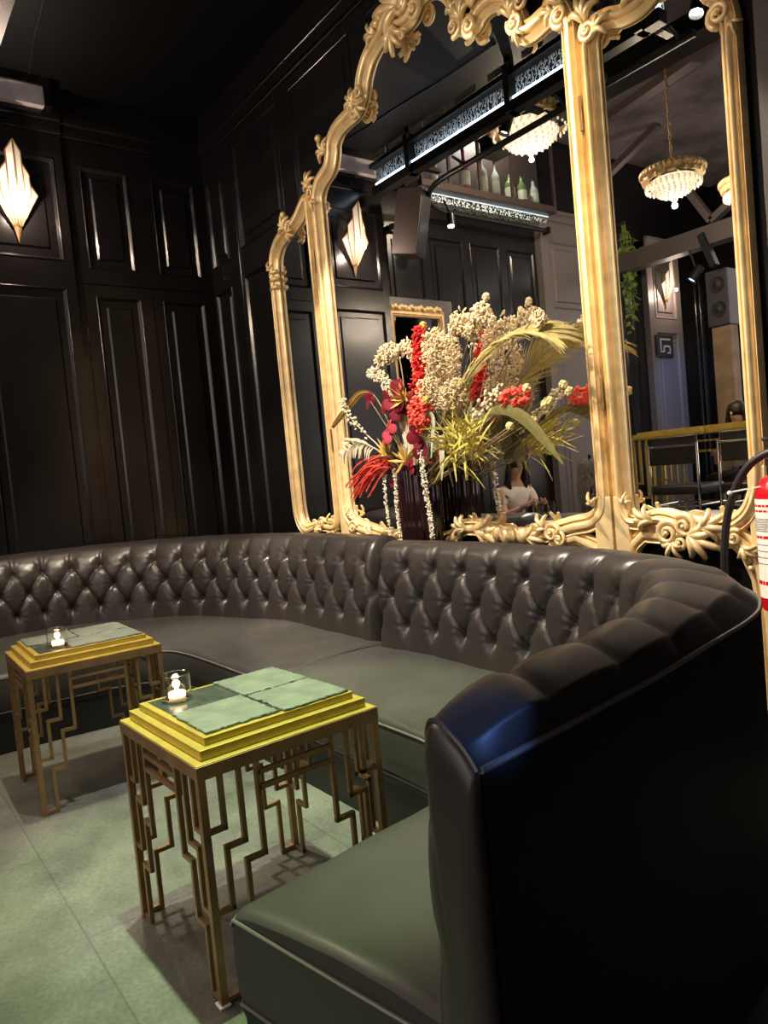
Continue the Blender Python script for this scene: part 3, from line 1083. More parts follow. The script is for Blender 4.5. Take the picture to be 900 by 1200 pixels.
scroll(mb, (-2.81, 3.595), 0.050, 1.6, -2.0); scroll(mb, (-2.70, 3.545), 0.055, 1.6, -1.2, -1); acanthus(mb, (-2.755, 3.60), 1.57, 0.15, 5, 1.1); acanthus(mb, (-2.80, 3.66), 1.8, 0.11, 4, 0.8)
acanthus(mb, (-2.68, 3.62), 1.1, 0.11, 4, 0.8); beads(mb, (-2.70, 3.68), (-2.62, 3.73), 3, 0.022)
scroll(mb, (-2.405, 3.40), 0.050, 1.6, 2.6); scroll(mb, (-2.36, 3.47), 0.050, 1.6, -2.2, -1); acanthus(mb, (-2.43, 3.44), 1.5, 0.14, 4, 1.0); acanthus(mb, (-2.39, 3.36), -1.6, 0.08, 3, 0.9)
scroll(mb, (-2.145, 3.29), 0.050, 1.7, -1.2, -1); acanthus(mb, (-2.135, 3.33), 1.75, 0.16, 4, 0.8); acanthus(mb, (-2.17, 3.32), 2.8, 0.10, 3, 0.8)
# bottom carving
scroll(mb, (-4.19, 0.955), 0.045, 1.5, 0.0); acanthus(mb, (-4.24, 1.02), 1.3, 0.08, 3, 0.8); acanthus(mb, (-3.95, 0.90), 3.0, 0.14, 4, 0.8); scroll(mb, (-3.84, 0.885), 0.036, 1.5, 1.0)
acanthus(mb, (-3.78, 0.87), 0.2, 0.14, 4, 1.0); scroll(mb, (-3.56, 0.86), 0.045, 1.5, 2.0); acanthus(mb, (-3.05, 0.95), 3.0, 0.13, 5, 1.0); acanthus(mb, (-2.98, 0.955), -0.25, 0.22, 4, 0.5)
for q in (-2.80, -2.74, -2.68, -2.62):
    boss((q, YF - 0.055, 0.915 + 0.008 * sin(q * 60)), (0.036, 0.03, 0.042))
acanthus(mb, (-2.60, 0.905), 0.1, 0.13, 4, 0.8); acanthus(mb, (-2.82, 0.91), 3.0, 0.13, 4, 0.8)
scroll(mb, (-2.43, 0.93), 0.048, 1.6, 0.0); scroll(mb, (-2.385, 0.90), 0.036, 1.5, 2.0, -1); acanthus(mb, (-2.46, 0.95), 2.6, 0.11, 4, 1.0); acanthus(mb, (-2.165, 1.06), 2.0, 0.07, 3, 0.9)
mb = MB()
mb = MB(); mb.sweep([p3(-2.46, 0.86, YF), p3(-2.30, 0.90, YF), p3(-2.20, 0.86, YF), p3(-2.16, 0.78, YF), p3(-2.12, 0.55, YF), p3(-2.12, 0.0, YF)], fprof(0.09, 0.045), FN, False); mb.build('foot_rail', GOLD, CARVE, mir.location, smooth=True, angle=50)
mb = MB(); mb.sweep([p3(-3.9, 0.82, YF), p3(-4.12, 0.85, YF), p3(-4.24, 0.80, YF), p3(-4.30, 0.6, YF), p3(-4.305, 0.0, YF)], fprof(0.09, 0.045), FN, False); mb.build('foot_rail', GOLD, CARVE, mir.location, smooth=True, angle=50)
mb = MB(); mb.mm((-2.17, YF - 0.045, 0.80), (-2.074, YF + 0.01, 1.10)); mb.build('foot_block', GOLD, CARVE, mir.location, bevel=0.004)
mb = MB(); mb.mm((-4.355, YF - 0.045, 0.80), (-4.257, YF + 0.01, 1.10)); mb.build('foot_block', GOLD, CARVE, mir.location, bevel=0.004)

# --- narrow wing by the corner
top_l = [(-4.978, 2.80), (-4.978, 2.93), (-4.955, 3.03), (-4.89, 3.10), (-4.81, 3.135), (-4.73, 3.15), (-4.66, 3.160), (-4.57, 3.19), (-4.50, 3.235), (-4.44, 3.27), (-4.414, 3.25), (-4.414, 3.16)]
bot_l = [(-4.414, 1.06), (-4.43, 0.985), (-4.49, 0.955), (-4.58, 0.965), (-4.68, 0.96), (-4.77, 0.945), (-4.86, 0.93), (-4.935, 0.975), (-4.97, 1.06), (-4.978, 1.16)]
loop = loop_of([('c', top_l), ('l', [(-4.414, 2.4), (-4.414, 1.7)]), ('c', bot_l), ('l', [(-4.978, 1.8), (-4.978, 2.4)])])
fl = mirror_panel('wing_frame', loop, 0.094)
CARVE = fl
for z, q in ((2.80, 0.030), (2.86, 0.026), (2.915, 0.024)):
    mb = MB(); mb.tube([(-5.03, YF - 0.03, z), (-4.975, YF - 0.052, z), (-4.92, YF - 0.03, z)], q * 0.6, 8); mb.build('carved_band', GOLD, CARVE, mir.location, smooth=True, angle=180)
acanthus(mb, (-4.99, 2.93), 1.9, 0.08, 3, 1.0)
acanthus(mb, (-4.71, 3.165), 2.2, 0.13, 4, 1.4); scroll(mb, (-4.665, 3.16), 0.042, 1.5, 0.6); acanthus(mb, (-4.68, 3.13), -1.0, 0.09, 4, 1.2); boss((-4.72, YF - 0.05, 3.265), 0.024)
scroll(mb, (-4.60, 0.985), 0.042, 1.6, 0.0); scroll(mb, (-4.70, 0.975), 0.034, 1.5, 2.4, -1); acanthus(mb, (-4.66, 0.955), -1.57, 0.08, 4, 1.6); acanthus(mb, (-4.50, 0.99), 1.2, 0.07, 3, 1.0)
mb = MB()
mb = MB(); mb.sweep([p3(-4.55, 0.90, YF), p3(-4.48, 0.92, YF), p3(-4.43, 0.86, YF), p3(-4.414, 0.6, YF), p3(-4.414, 0.0, YF)], fprof(0.07, 0.045), FN, False); mb.build('foot_rail', GOLD, CARVE, mir.location, smooth=True, angle=50)
mb = MB(); mb.sweep([p3(-4.80, 0.885, YF), p3(-4.92, 0.90, YF), p3(-4.965, 0.82, YF), p3(-4.978, 0.6, YF), p3(-4.978, 0.0, YF)], fprof(0.07, 0.045), FN, False); mb.build('foot_rail', GOLD, CARVE, mir.location, smooth=True, angle=50)

# --- wing beside the fire extinguisher
top_r = [(-2.022, 3.02), (-2.018, 3.11), (-1.985, 3.165), (-1.92, 3.165), (-1.85, 3.140), (-1.775, 3.135), (-1.715, 3.155), (-1.655, 3.195), (-1.58, 3.19), (-1.52, 3.12), (-1.475, 3.03), (-1.425, 2.965), (-1.402, 2.88), (-1.402, 2.78)]
bot_r = [(-1.402, 1.22), (-1.412, 1.11), (-1.455, 1.015), (-1.53, 0.965), (-1.62, 0.955), (-1.70, 0.965), (-1.77, 0.985), (-1.84, 1.0), (-1.93, 0.985), (-1.99, 0.995), (-2.018, 1.05), (-2.022, 1.13)]
loop = loop_of([('c', top_r), ('l', [(-1.402, 2.3), (-1.402, 1.7)]), ('c', bot_r), ('l', [(-2.022, 1.7), (-2.022, 2.3)])])
frr = mirror_panel('wing_frame', loop, 0.080)
CARVE = frr
scroll(mb, (-2.0, 3.15), 0.046, 1.7, 2.0); acanthus(mb, (-2.015, 3.19), 1.6, 0.15, 4, 0.9); acanthus(mb, (-1.975, 3.13), 0.4, 0.10, 3, 0.8)
scroll(mb, (-1.70, 3.185), 0.055, 1.7, -0.6); acanthus(mb, (-1.76, 3.155), 2.2, 0.11, 4, 1.2); acanthus(mb, (-1.66, 3.23), 0.8, 0.12, 4, 1.2)
scroll(mb, (-1.425, 2.905), 0.046, 1.7, -1.8, -1); acanthus(mb, (-1.41, 2.94), 1.6, 0.12, 4, 1.1); acanthus(mb, (-1.375, 2.86), -1.4, 0.06, 3, 0.9)
scroll(mb, (-1.79, 0.935), 0.056, 1.7, 0.0); scroll(mb, (-1.71, 0.965), 0.050, 1.6, 2.4, -1); scroll(mb, (-1.735, 0.895), 0.040, 1.5, 1.0); acanthus(mb, (-1.70, 0.93), -0.4, 0.15, 5, 1.2)
acanthus(mb, (-1.64, 0.96), 0.2, 0.13, 4, 0.8); acanthus(mb, (-1.86, 0.99), 2.9, 0.12, 4, 0.7); acanthus(mb, (-1.995, 1.06), 1.4, 0.06, 3, 1.0); acanthus(mb, (-1.77, 0.90), -1.6, 0.09, 4, 1.6)
acanthus(mb, (-1.47, 0.89), -1.0, 0.09, 4, 1.0); scroll(mb, (-1.50, 0.92), 0.034, 1.5, 0.8); beads(mb, (-1.46, 0.86), (-1.44, 0.80), 3, 0.022)
mb = MB()
mb = MB(); mb.sweep([p3(-1.84, 0.925, YF), p3(-1.93, 0.93, YF), p3(-1.99, 0.88, YF), p3(-2.02, 0.78, YF), p3(-2.022, 0.5, YF), p3(-2.022, 0.0, YF)], fprof(0.085, 0.045), FN, False); mb.build('foot_rail', GOLD, CARVE, mir.location, smooth=True, angle=50)
mb = MB(); mb.sweep([p3(-1.60, 0.92, YF), p3(-1.51, 0.92, YF), p3(-1.455, 0.86, YF), p3(-1.415, 0.76, YF), p3(-1.395, 0.60, YF), p3(-1.395, 0.0, YF)], fprof(0.10, 0.05), FN, False); mb.build('foot_rail', GOLD, CARVE, mir.location, smooth=True, angle=50)
mb = MB(); mb.mm((-2.06, YF - 0.045, 0.84), (-1.985, YF + 0.01, 1.10)); mb.build('foot_block', GOLD, CARVE, mir.location, bevel=0.004)
mb = MB(); mb.mm((-1.44, YF - 0.04, 0.86), (-1.363, YF + 0.01, 1.2)); mb.build('foot_block', GOLD, CARVE, mir.location, bevel=0.004)
for x in (-2.072, -4.361):
    for z in (1.5, 2.75):
        mb = MB()
        mb.tube([(x, YF - 0.046, z), (x, YF - 0.046, z + 0.15)], 0.008, 8)
        mb.build('hinge', BRONZE, mir, mir.location, smooth=True)

# ================================================================== DRIED FLOWERS
b = MB(); b.mm((-3.75, 2.52, 0.0), (-2.25, 2.82, 0.80)); struct(b.build('trim_5', CEILBLACK))
def vase(x, y, r, h, label):
    t = thing('fluted_vase', label, 'vase', (x, y, 0.80))
    mb = MB()
    fl = lambda A, z: 1 + 0.035 * cos(18 * A)
    mb.lathe([(r * 0.8, 0), (r * 0.95, 0.01), (r, 0.05), (r, h * 0.6), (r, h - 0.01), (r * 0.985, h), (r * 0.90, h), (r * 0.88, h - 0.03), (r * 0.88, 0.04), (0.01, 0.03)], (x, y, 0.80), 108, rmod=fl)
    mb.build('vessel', DARKGLASS, t, t.location, smooth=True, angle=60)
VA, VB = (-3.235, 2.66), (-3.17, 2.66)
VX, VY = -3.314, 2.725
vase(VX, VY, 0.118, 0.535, 'tall dark fluted glass vase of dried flowers standing between the sofa and the gilt mirror')

def fm(name, col, rough=0.75, var=0.2):
    return mat(name, col, rough, spec=0.2, var=var, vscale=30)
CREAM = fm('dried_cream', (0.60, 0.46, 0.28)); PALE = fm('dried_ivory', (0.62, 0.52, 0.36)); RED = fm('red_petal', (0.62, 0.03, 0.025)); CORAL = fm('coral_petal', (0.72, 0.09, 0.06))
BURG = fm('burgundy_petal', (0.13, 0.008, 0.018), 0.5); STRAW = fm('straw', (0.55, 0.45, 0.20)); OLIVE = fm('olive_leaf', (0.16, 0.14, 0.05)); YELLOW = fm('yellow_green_leaf', (0.52, 0.44, 0.11))
MUSTARD = fm('mustard_leaf', (0.50, 0.30, 0.07)); STEM = fm('dry_stem', (0.25, 0.19, 0.09)); TASSEL = fm('cream_tassel', (0.74, 0.66, 0.52))
FG = 'dried flowers in the dark vase'
SIDE = V((0.6, -0.8, 0))
def rv(r=1.0):
    while True:
        q = V((rnd.uniform(-1, 1), rnd.uniform(-1, 1), rnd.uniform(-1, 1)))
        if 0.05 < q.length < 1:
            return q * r
def rotm():
    return rv().normalized().to_track_quat('Z', 'Y').to_matrix()
def base(v):
    return V((v[0] + rnd.uniform(-0.05, 0.05), v[1] + rnd.uniform(-0.04, 0.04), 1.20))
def stem_to(v, *pts):
    return crs([base(v)] + [V(p) for p in pts], 8)
def flower(name, label, cat='dried flower'):
    t = thing(name, label, cat, (0, 0, 0), FG)
    return t
def ft(p):
    # the bouquet is squeezed towards the vase axis and stands close to the glass
    return V((VX + (p[0] - VA[0]) * 1.025, VY + (p[1] - VA[1]) * 0.75, 1.198 + (p[2] - 1.20) * 1.024))
def finish(t, v, **parts):
    t.location = ft((v[0], v[1], 1.20))
    for mb, m in parts.values():
        mb.v = [tuple(ft(p)) for p in mb.v]
    for nm, (mb, m) in parts.items():
        mb.build(nm, m, t, t.location, smooth=True, angle=180)

def plume(v, pts, label, r0=0.055, n=240, col=CREAM, start=0.45, droop=0.03):
    t = flower('pampas_plume', label)
    path = stem_to(v, *pts)
    s = MB(); s.tube(path, 0.004, 6)
    h = MB()
    N = len(path)
    for k in range(n):
        q = start + (1 - start) * rnd.random()
        i = min(N - 2, int(q * (N - 1)))
        p = path[i].lerp(path[i + 1], q * (N - 1) - i)
        e = (q - start) / (1 - start)
        rr = r0 * (0.35 + 0.65 * sin(pi * min(1, 0.15 + e * 0.75)))
        off = rv(rr)
        off.z -= droop * rnd.random() * e
        h.blob(p + off, (0.006, 0.006, rnd.uniform(0.010, 0.019)), rotm())
    finish(t, v, stem=(s, STEM), plume_head=(h, col))

def spike(v, pts, label, col, r0=0.045, n=70, start=0.4, name='flower_spike', pet=0.020):
    t = flower(name, label)
    path = stem_to(v, *pts)
    s = MB(); s.tube(path, 0.0035, 6)
    h = MB()
    N = len(path)
    for k in range(n):
        q = start + (1 - start) * (k / n)
        i = min(N - 2, int(q * (N - 1)))
        p = path[i].lerp(path[i + 1], q * (N - 1) - i)
        e = (q - start) / (1 - start)
        c = p + rv(r0 * (1.05 - 0.55 * e))
        for j in range(5):
            d = rv().normalized()
            M = d.to_track_quat('Z', 'Y').to_matrix()
            h.blob(c + d * pet * 0.55, (pet * 0.42, pet * 0.16, pet * 0.62), M)
    finish(t, v, stem=(s, STEM), blossom=(h, col))

def cluster(v, c, r, label, col, n=90, name='flower_head', pet=0.016, sq=(1, 1, 1), via=None):
    t = flower(name, label)
    c = V(c)
    path = stem_to(v, *([via] if via else []), c)
    s = MB(); s.tube(path, 0.0035, 6)
    h = MB()
    for k in range(n):
        d = rv().normalized()
        p = c + V((d.x * r * sq[0], d.y * r * sq[1], d.z * r * sq[2])) * rnd.uniform(0.55, 1.08)
        for j in range(3):
            e = (d + rv(0.8)).normalized()
            h.blob(p + e * pet * 0.5, (pet * 0.5, pet * 0.25, pet * 0.6), e.to_track_quat('Z', 'Y').to_matrix())
    finish(t, v, stem=(s, STEM), blossom=(h, col))

def petals(v, spots, label, col, r=0.045):
    t = flower('orchid_petal_spray', label)
    s, h = MB(), MB()
    for c in spots:
        c = V(c)
        s.tube(stem_to(v, c), 0.0028, 6)
        for j in range(3):
            d = V((rnd.uniform(-0.5, 0.5), -1, rnd.uniform(-0.5, 0.5))).normalized()
            o = V((cos(j * 2.1 + c.x * 9), -0.2 * j, sin(j * 2.1 + c.x * 9))) * r * 0.55
            h.ball(c + o, (r * 0.78, r * 0.70, r * 0.10), 14, 8, d.to_track_quat('Z', 'Y').to_matrix())
    finish(t, v, stem=(s, STEM), blossom=(h, col))

def tassel(v, pts, label, col=TASSEL, r0=0.017, n=260):
    t = flower('hanging_amaranth', label)
    path = crs([base(v), V((pts[0][0], pts[0][1] + 0.02, pts[0][2] + 0.03))] + [V(p) for p in pts], 8)
    s = MB(); s.tube(path, 0.003, 6)
    h = MB()
    N = len(path)
    for k in range(n):
        q = 0.34 + 0.66 * rnd.random()
        i = min(N - 2, int(q * (N - 1)))
        p = path[i].lerp(path[i + 1], q * (N - 1) - i)
        h.blob(p + rv(r0 * (1.1 - 0.45 * q)), (0.0045, 0.0045, 0.008), rotm())
    finish(t, v, stem=(s, STEM), strand=(h, col))

def billy(v, spots, label, col=STRAW, r=0.020):
    t = flower('button_flower', label)
    s = MB()
    for c in spots:
        s.tube(stem_to(v, c), 0.0018, 5)
    finish(t, v, stem=(s, STEM))
    for c in spots:
        h = MB()
        h.ball(c, r * 0.8, 10, 8)
        for k in range(26):
            h.blob(V(c) + rv().normalized() * r * 0.75, r * 0.42)
        finish(t, v, flower_ball=(h, col))

# back layer: tall plumes
plume(VA, [(-3.28, 2.66, 1.6), (-3.30, 2.66, 1.95), (-3.38, 2.64, 2.01), (-3.47, 2.62, 1.97)], 'feathery cream pampas plume bowing over behind the burgundy petals', 0.06, 300, start=0.55)
plume(VA, [(-3.30, 2.62, 1.6), (-3.40, 2.60, 1.84), (-3.52, 2.58, 1.93)], 'pale slender pampas plume at the edge nearest the corner wall', 0.045, 200, PALE, 0.5)
plume(VA, [(-3.16, 2.68, 1.6), (-3.17, 2.68, 1.93), (-3.27, 2.66, 2.04)], 'cream pampas plume just behind the red flower spike', 0.055, 220, start=0.55)
plume(VB, [(-2.90, 2.70, 1.6), (-2.86, 2.70, 1.98), (-2.77, 2.66, 2.06), (-2.70, 2.64, 1.98)], 'tallest cream pampas plume with a drooping tip, in the middle', 0.06, 320, start=0.5)
plume(VB, [(-2.84, 2.70, 1.6), (-2.72, 2.68, 1.92), (-2.62, 2.64, 2.06), (-2.54, 2.62, 2.02)], 'cream pampas plume leaning out above the palm frond', 0.06, 300, start=0.5)
plume(VB, [(-2.75, 2.68, 1.5), (-2.45, 2.66, 1.83), (-2.27, 2.64, 1.95), (-2.22, 2.62, 1.93)], 'small cream plume standing clear above the palm frond', 0.038, 130, start=0.74)
spike(VA, [(-3.10, 2.58, 1.6), (-3.05, 2.56, 1.85), (-3.01, 2.54, 2.06)], 'tall bright red larkspur spike left of centre beside the cream blossom', RED, 0.050, 110, 0.42, pet=0.030)
# cream blossom mass
for c, r, n, l in (((-2.86, 2.56, 1.88), 0.115, 230, 'large cream hydrangea head at the top of the blossom mass'), ((-2.94, 2.54, 1.70), 0.10, 190, 'cream hydrangea head under the largest one'),
                   ((-2.78, 2.54, 1.66), 0.085, 150, 'cream hydrangea head beside the palm stalk'), ((-2.93, 2.58, 1.97), 0.07, 110, 'cream hydrangea head beside the short red spike')):
    cluster(VB, c, r, l, CREAM, int(n * 2.6), 'hydrangea_head', 0.0125)
cluster(VA, (-2.985, 2.46, 1.60), 0.070, 'round coral cockscomb bloom low at the front of the bouquet', CORAL, 170, 'cockscomb_bloom', 0.022, (1.0, 0.8, 1.25))
petals(VA, [(-3.20, 2.50, 1.76), (-3.30, 2.50, 1.70), (-3.22, 2.50, 1.66), (-3.12, 2.52, 1.66)], 'cluster of burgundy rounded petals left of the coral bloom', BURG, 0.062)
petals(VA, [(-3.08, 2.50, 1.50), (-3.06, 2.52, 1.42)], 'pair of dark burgundy petals below the coral bloom', BURG, 0.055)
petals(VA, [(-3.52, 2.56, 1.74)], 'single burgundy petal tuft on the mustard branch', BURG, 0.045)
petals(VA, [(-3.30, 2.46, 1.50), (-3.27, 2.48, 1.55)], 'rosy burgundy petals in front of the ivory palm fan', fm('rose_petal', (0.30, 0.03, 0.05)), 0.042)
petals(VA, [(-3.36, 2.58, 1.25), (-3.34, 2.58, 1.15), (-3.33, 2.58, 1.05), (-3.36, 2.58, 1.32)], 'string of burgundy petals hanging between the cream tassels', BURG, 0.045)
petals(VA, [(-3.16, 2.52, 1.33)], 'deep red petal tuft at the rim of the vase', fm('deep_red_petal', (0.22, 0.01, 0.02)), 0.042)
cluster(VB, (-2.36, 2.54, 1.60), 0.050, 'outermost coral blossom sprig under the palm frond', CORAL, 70, 'larkspur_sprig', 0.024, (1.6, 1, 0.7), via=(-2.60, 2.57, 1.50))
billy(VB, [(-2.17, 2.56, 1.555), (-2.20, 2.56, 1.545), (-2.27, 2.55, 1.48), (-2.41, 2.54, 1.47), (-2.07, 2.58, 1.585), (-2.10, 2.58, 1.62), (-2.28, 2.53, 1.63)], 'spray of straw coloured button flowers by the olive leaf', STRAW, 0.021)
billy(VB, [(-2.64, 2.66, 2.09), (-2.58, 2.66, 2.125)], 'two button flowers on thin stems above the plumes', CREAM, 0.021)
billy(VA, [(-3.02, 2.60, 2.075), (-2.92, 2.44, 1.66)], 'two button flowers in peach and gold among the blossom', MUSTARD, 0.024)

def leafy(name, v, label, build, m, cat='dried leaf'):
    t = thing(name, label, cat, (v[0], v[1], 1.20), FG)
    s, h = MB(), MB()
    build(s, h)
    t.location = ft((v[0], v[1], 1.20))
    for q in (s, h):
        q.v = [tuple(ft(p)) for p in q.v]
    s.build('stem', STEM if m is not PALE else PALE, t, t.location, smooth=True, angle=180)
    h.build('foliage', m, t, t.location, smooth=True, angle=60)

def palm(s, h):
    path = crs([V((VB[0] + 0.04, VB[1], 1.24)), V((-2.94, 2.60, 1.50)), V((-2.72, 2.60, 1.74)), V((-2.50, 2.60, 1.865)), V((-2.30, 2.60, 1.885)), V((-2.14, 2.60, 1.83))], 14)
    s.tube(path, [0.008 * (1 - 0.7 * i / len(path)) for i in range(len(path))], 6)
    n = 96
    for k in range(n):
        q = 0.16 + 0.84 * k / n
        i = min(len(path) - 2, int(q * (len(path) - 1)))
        p = path[i].lerp(path[i + 1], q * (len(path) - 1) - i)
        tg = (path[i + 1] - path[i]).normalized()
        for sd in (-1, 1):
            L = 0.34 * (sin(pi * (0.12 + 0.8 * q)) ** 0.7) * rnd.uniform(0.8, 1.1)
            d = (tg * 0.95 + V((0.15 * sd, -0.62 * sd, 0.10 + 0.30 * (sd < 0) - 0.12 * rnd.random()))).normalized()
            pts = [p + d * L * u + V((0, 0, -0.30 * L * u * u)) for u in (0, 0.3, 0.6, 0.85, 1.0)]
            h.leaf(pts, [0.002, 0.0038, 0.0036, 0.0022, 0.0006], V((0, 0.3, 1)), 0.0006)
leafy('palm_frond', VB, 'big arching olive gold palm frond reaching across the mirror', palm, fm('palm_gold', (0.34, 0.27, 0.10)))
def spiky(s, h):
    o = V((-2.70, 2.50, 1.40))
    s.tube(crs([V((VB[0], VB[1], 1.22)), V((-2.80, 2.56, 1.32)), o], 6), 0.005, 6)
    for k in range(120):
        d = (V((0.35, -0.45, 0.20)) + rv(1.1)).normalized()
        L = rnd.uniform(0.10, 0.22)
        b0 = o + V((rnd.uniform(-0.12, 0.10), rnd.uniform(-0.03, 0.03), rnd.uniform(-0.08, 0.10)))
        h.leaf([b0, b0 + d * L * 0.5 + V((0, 0, 0.01)), b0 + d * L], [0.004, 0.007, 0.0008], rv().normalized(), 0.001)
leafy('spiky_foliage', VB, 'bushy yellow-green spiky foliage low beside the vase rim', spiky, YELLOW)
def olive(s, h):
    path = crs([V((VB[0] + 0.05, VB[1] - 0.02, 1.25)), V((-2.62, 2.54, 1.50)), V((-2.46, 2.53, 1.555)), V((-2.31, 2.52, 1.50)), V((-2.19, 2.52, 1.38)), V((-2.10, 2.52, 1.27))], 8)
    n = len(path)
    s.tube(path[:n // 2], 0.005, 6)
    h.leaf(path, [0.006 + 0.028 * sin(pi * (i / (n - 1)) ** 1.5) ** 1.3 for i in range(n)], V((0.45, -0.2, 0.85)), 0.0015)
leafy('long_olive_leaf', VB, 'single long olive leaf curling down towards the joint of the mirror', olive, OLIVE)
def olive2(s, h):
    for pts in ([(VB[0] - 0.08, 2.60, 1.25), (-2.98, 2.50, 1.50), (-2.95, 2.48, 1.58), (-2.90, 2.47, 1.55), (-2.93, 2.46, 1.36)], [(VB[0] - 0.02, 2.60, 1.25), (-2.88, 2.50, 1.46), (-2.86, 2.48, 1.38), (-2.87, 2.47, 1.24)]):
        path = crs([V(p) for p in pts], 8)
        n = len(path)
        h.leaf(path, [0.004 + 0.026 * sin(pi * (i / (n - 1)) ** 1.3) for i in range(n)], V((1, -0.3, 0.1)), 0.0012)
leafy('curled_leaf', VB, 'pale grey-green curled leaves drooping beside the vase', olive2, fm('pale_sage', (0.36, 0.34, 0.22)))
def fan(s, h):
    o = V((-3.17, 2.56, 1.30))
    s.tube([o + V((0, 0.03, -0.1)), o], 0.006, 6)
    for k in range(26):
        a = 1.50 + 0.75 * (k / 25 - 0.5) + rnd.uniform(-0.02, 0.02)
        L = 0.36 * rnd.uniform(0.9, 1.05)
        d = V((cos(a) * 0.9, -0.05 + 0.02 * (k % 2), sin(a)))
        h.leaf([o, o + d * L * 0.5, o + d * L], [0.004, 0.009, 0.008], V((1, 0.7 * (1 if k % 2 else -1), 0)), 0.001)
leafy('palm_fan', VA, 'pleated ivory palm fan below the burgundy petals', fan, PALE)
def fan2(s, h):
    o = V((-2.90, 2.58, 1.30))
    s.tube([o + V((0, 0.03, -0.1)), o], 0.006, 6)
    for k in range(60):
        a = 1.2 + 1.0 * (k / 59 - 0.5) + rnd.uniform(-0.04, 0.04)
        L = rnd.uniform(0.3, 0.52)
        d = V((cos(a) * 0.9, rnd.uniform(-0.25, 0.05), sin(a)))
        h.leaf([o, o + d * L * 0.5, o + d * L + V((0.02, 0, -0.03))], [0.003, 0.006, 0.001], V((1, rnd.uniform(-1, 1), 0)), 0.0008)
leafy('dark_grass_bundle', VB, 'bundle of dark olive dried grass under the palm frond', fan2, OLIVE)
def mustard(s, h):
    path = crs([V((VA[0] - 0.02, VA[1], 1.25)), V((-3.36, 2.58, 1.56)), V((-3.48, 2.57, 1.76)), V((-3.62, 2.57, 1.80)), V((-3.78, 2.57, 1.73)), V((-3.97, 2.57, 1.63))], 8)
    n = len(path)
    s.tube(path, 0.004, 6)
    h.leaf(path[n // 2:], [0.008 + 0.018 * sin(pi * (0.15 + 0.8 * i / (n - n // 2))) for i in range(n - n // 2)], V((0.1, -0.7, 0.7)), 0.003)
    h.leaf(path[n // 2 - 6:n // 2 + 8], [0.004 + 0.013 * sin(pi * i / 13) for i in range(14)], V((0.1, -0.7, 0.7)), 0.003)
leafy('mustard_branch', VA, 'mustard coloured curled branch pointing out over the gilt stile', mustard, MUSTARD)
def berries(s, h):
    path = crs([V((VA[0] - 0.03, VA[1], 1.25)), V((-3.40, 2.52, 1.44)), V((-3.58, 2.50, 1.58)), V((-3.72, 2.50, 1.70)), V((-3.74, 2.50, 1.79))], 10)
    s.tube(path, 0.0035, 6)
    for k in range(60):
        i = int(len(path) * (0.45 + 0.55 * rnd.random())) - 1
        h.blob(path[i] + rv(0.030), (0.008, 0.008, 0.014), rotm())
leafy('berry_branch', VA, 'thin branch of small ivory buds climbing by the gilt stile', berries, PALE, 'dried flower')
def fern(s, h):
    path = crs([V((VA[0] - 0.03, VA[1], 1.25)), V((-3.45, 2.50, 1.45)), V((-3.62, 2.48, 1.50)), V((-3.80, 2.48, 1.44))], 10)
    s.tube(path, 0.003, 6)
    for k in range(44):
        i = int(len(path) * (0.4 + 0.6 * k / 44)) - 1
        d = V((-0.6, rnd.uniform(-0.3, 0.3), rnd.choice((-1, -0.9, 0.25)))).normalized()
        L = rnd.uniform(0.05, 0.12)
        h.leaf([path[i], path[i] + d * L * 0.5 + V((-0.01, 0, 0.01)), path[i] + d * L], [0.003, 0.006, 0.001], V((1, 0.4, 0.4)), 0.001)
leafy('ivory_fern', VA, 'ivory bleached fern sprig above the coral strands', fern, PALE)
def strands(s, h):
    o = V((-3.42, 2.52, 1.36))
    s.tube(crs([V((VA[0], VA[1], 1.22)), V((-3.34, 2.56, 1.34)), o], 6), 0.005, 6)
    for k in range(40):
        L = rnd.uniform(0.14, 0.44)
        dz = rnd.uniform(-0.05, 0.06)
        pts = [o + V((rnd.uniform(0, 0.10), rnd.uniform(-0.03, 0.03), rnd.uniform(-0.03, 0.04)))]
        for i in range(1, 7):
            u = i / 6
            pts.append(pts[0] + V((-L * u, rnd.uniform(-0.012, 0.012), dz * u * 1.5 - 0.40 * L * u * u + rnd.uniform(-0.010, 0.010))))
        h.tube(crs(pts, 3), 0.0042, 5)
leafy('coral_amaranth', VA, 'coral red stringy amaranth spilling sideways over the gilt stile', strands, fm('coral_string', (0.66, 0.07, 0.045)), 'dried flower')
def yellowtuft(s, h):
    for o, n in ((V((-3.14, 2.50, 1.70)), 16), (V((-3.30, 2.46, 1.40)), 16), (V((-3.16, 2.47, 1.36)), 12)):
        s.tube([V((VA[0], VA[1], 1.22)), o], 0.003, 5)
        for k in range(n):
            d = (V((-0.2, -0.3, 0.5)) + rv(0.9)).normalized()
            L = rnd.uniform(0.06, 0.13)
            h.leaf([o, o + d * L * 0.5, o + d * L], [0.003, 0.012, 0.001], rv().normalized(), 0.001)
leafy('gold_leaf_sprig', VA, 'gold leaf sprigs tucked among the burgundy petals', yellowtuft, MUSTARD)
def ivorysprig(s, h):
    for pts in ([(VB[0] + 0.02, 2.6, 1.25), (-2.70, 2.56, 1.50), (-2.46, 2.55, 1.68)],):
        path = crs([V(p) for p in pts], 10)
        s.tube(path, 0.003, 6)
        for k in range(60):
            i = int(len(path) * (0.45 + 0.55 * rnd.random())) - 1
            h.blob(path[i] + rv(0.045), (0.009, 0.009, 0.013), rotm())
leafy('ivory_bud_sprig', VB, 'sprig of ivory buds just under the palm frond', ivorysprig, PALE, 'dried flower')
tassel(VA, [(-3.43, 2.55, 1.36), (-3.44, 2.54, 1.15), (-3.42, 2.54, 0.935)], 'cream hanging tassel nearest the gilt stile')
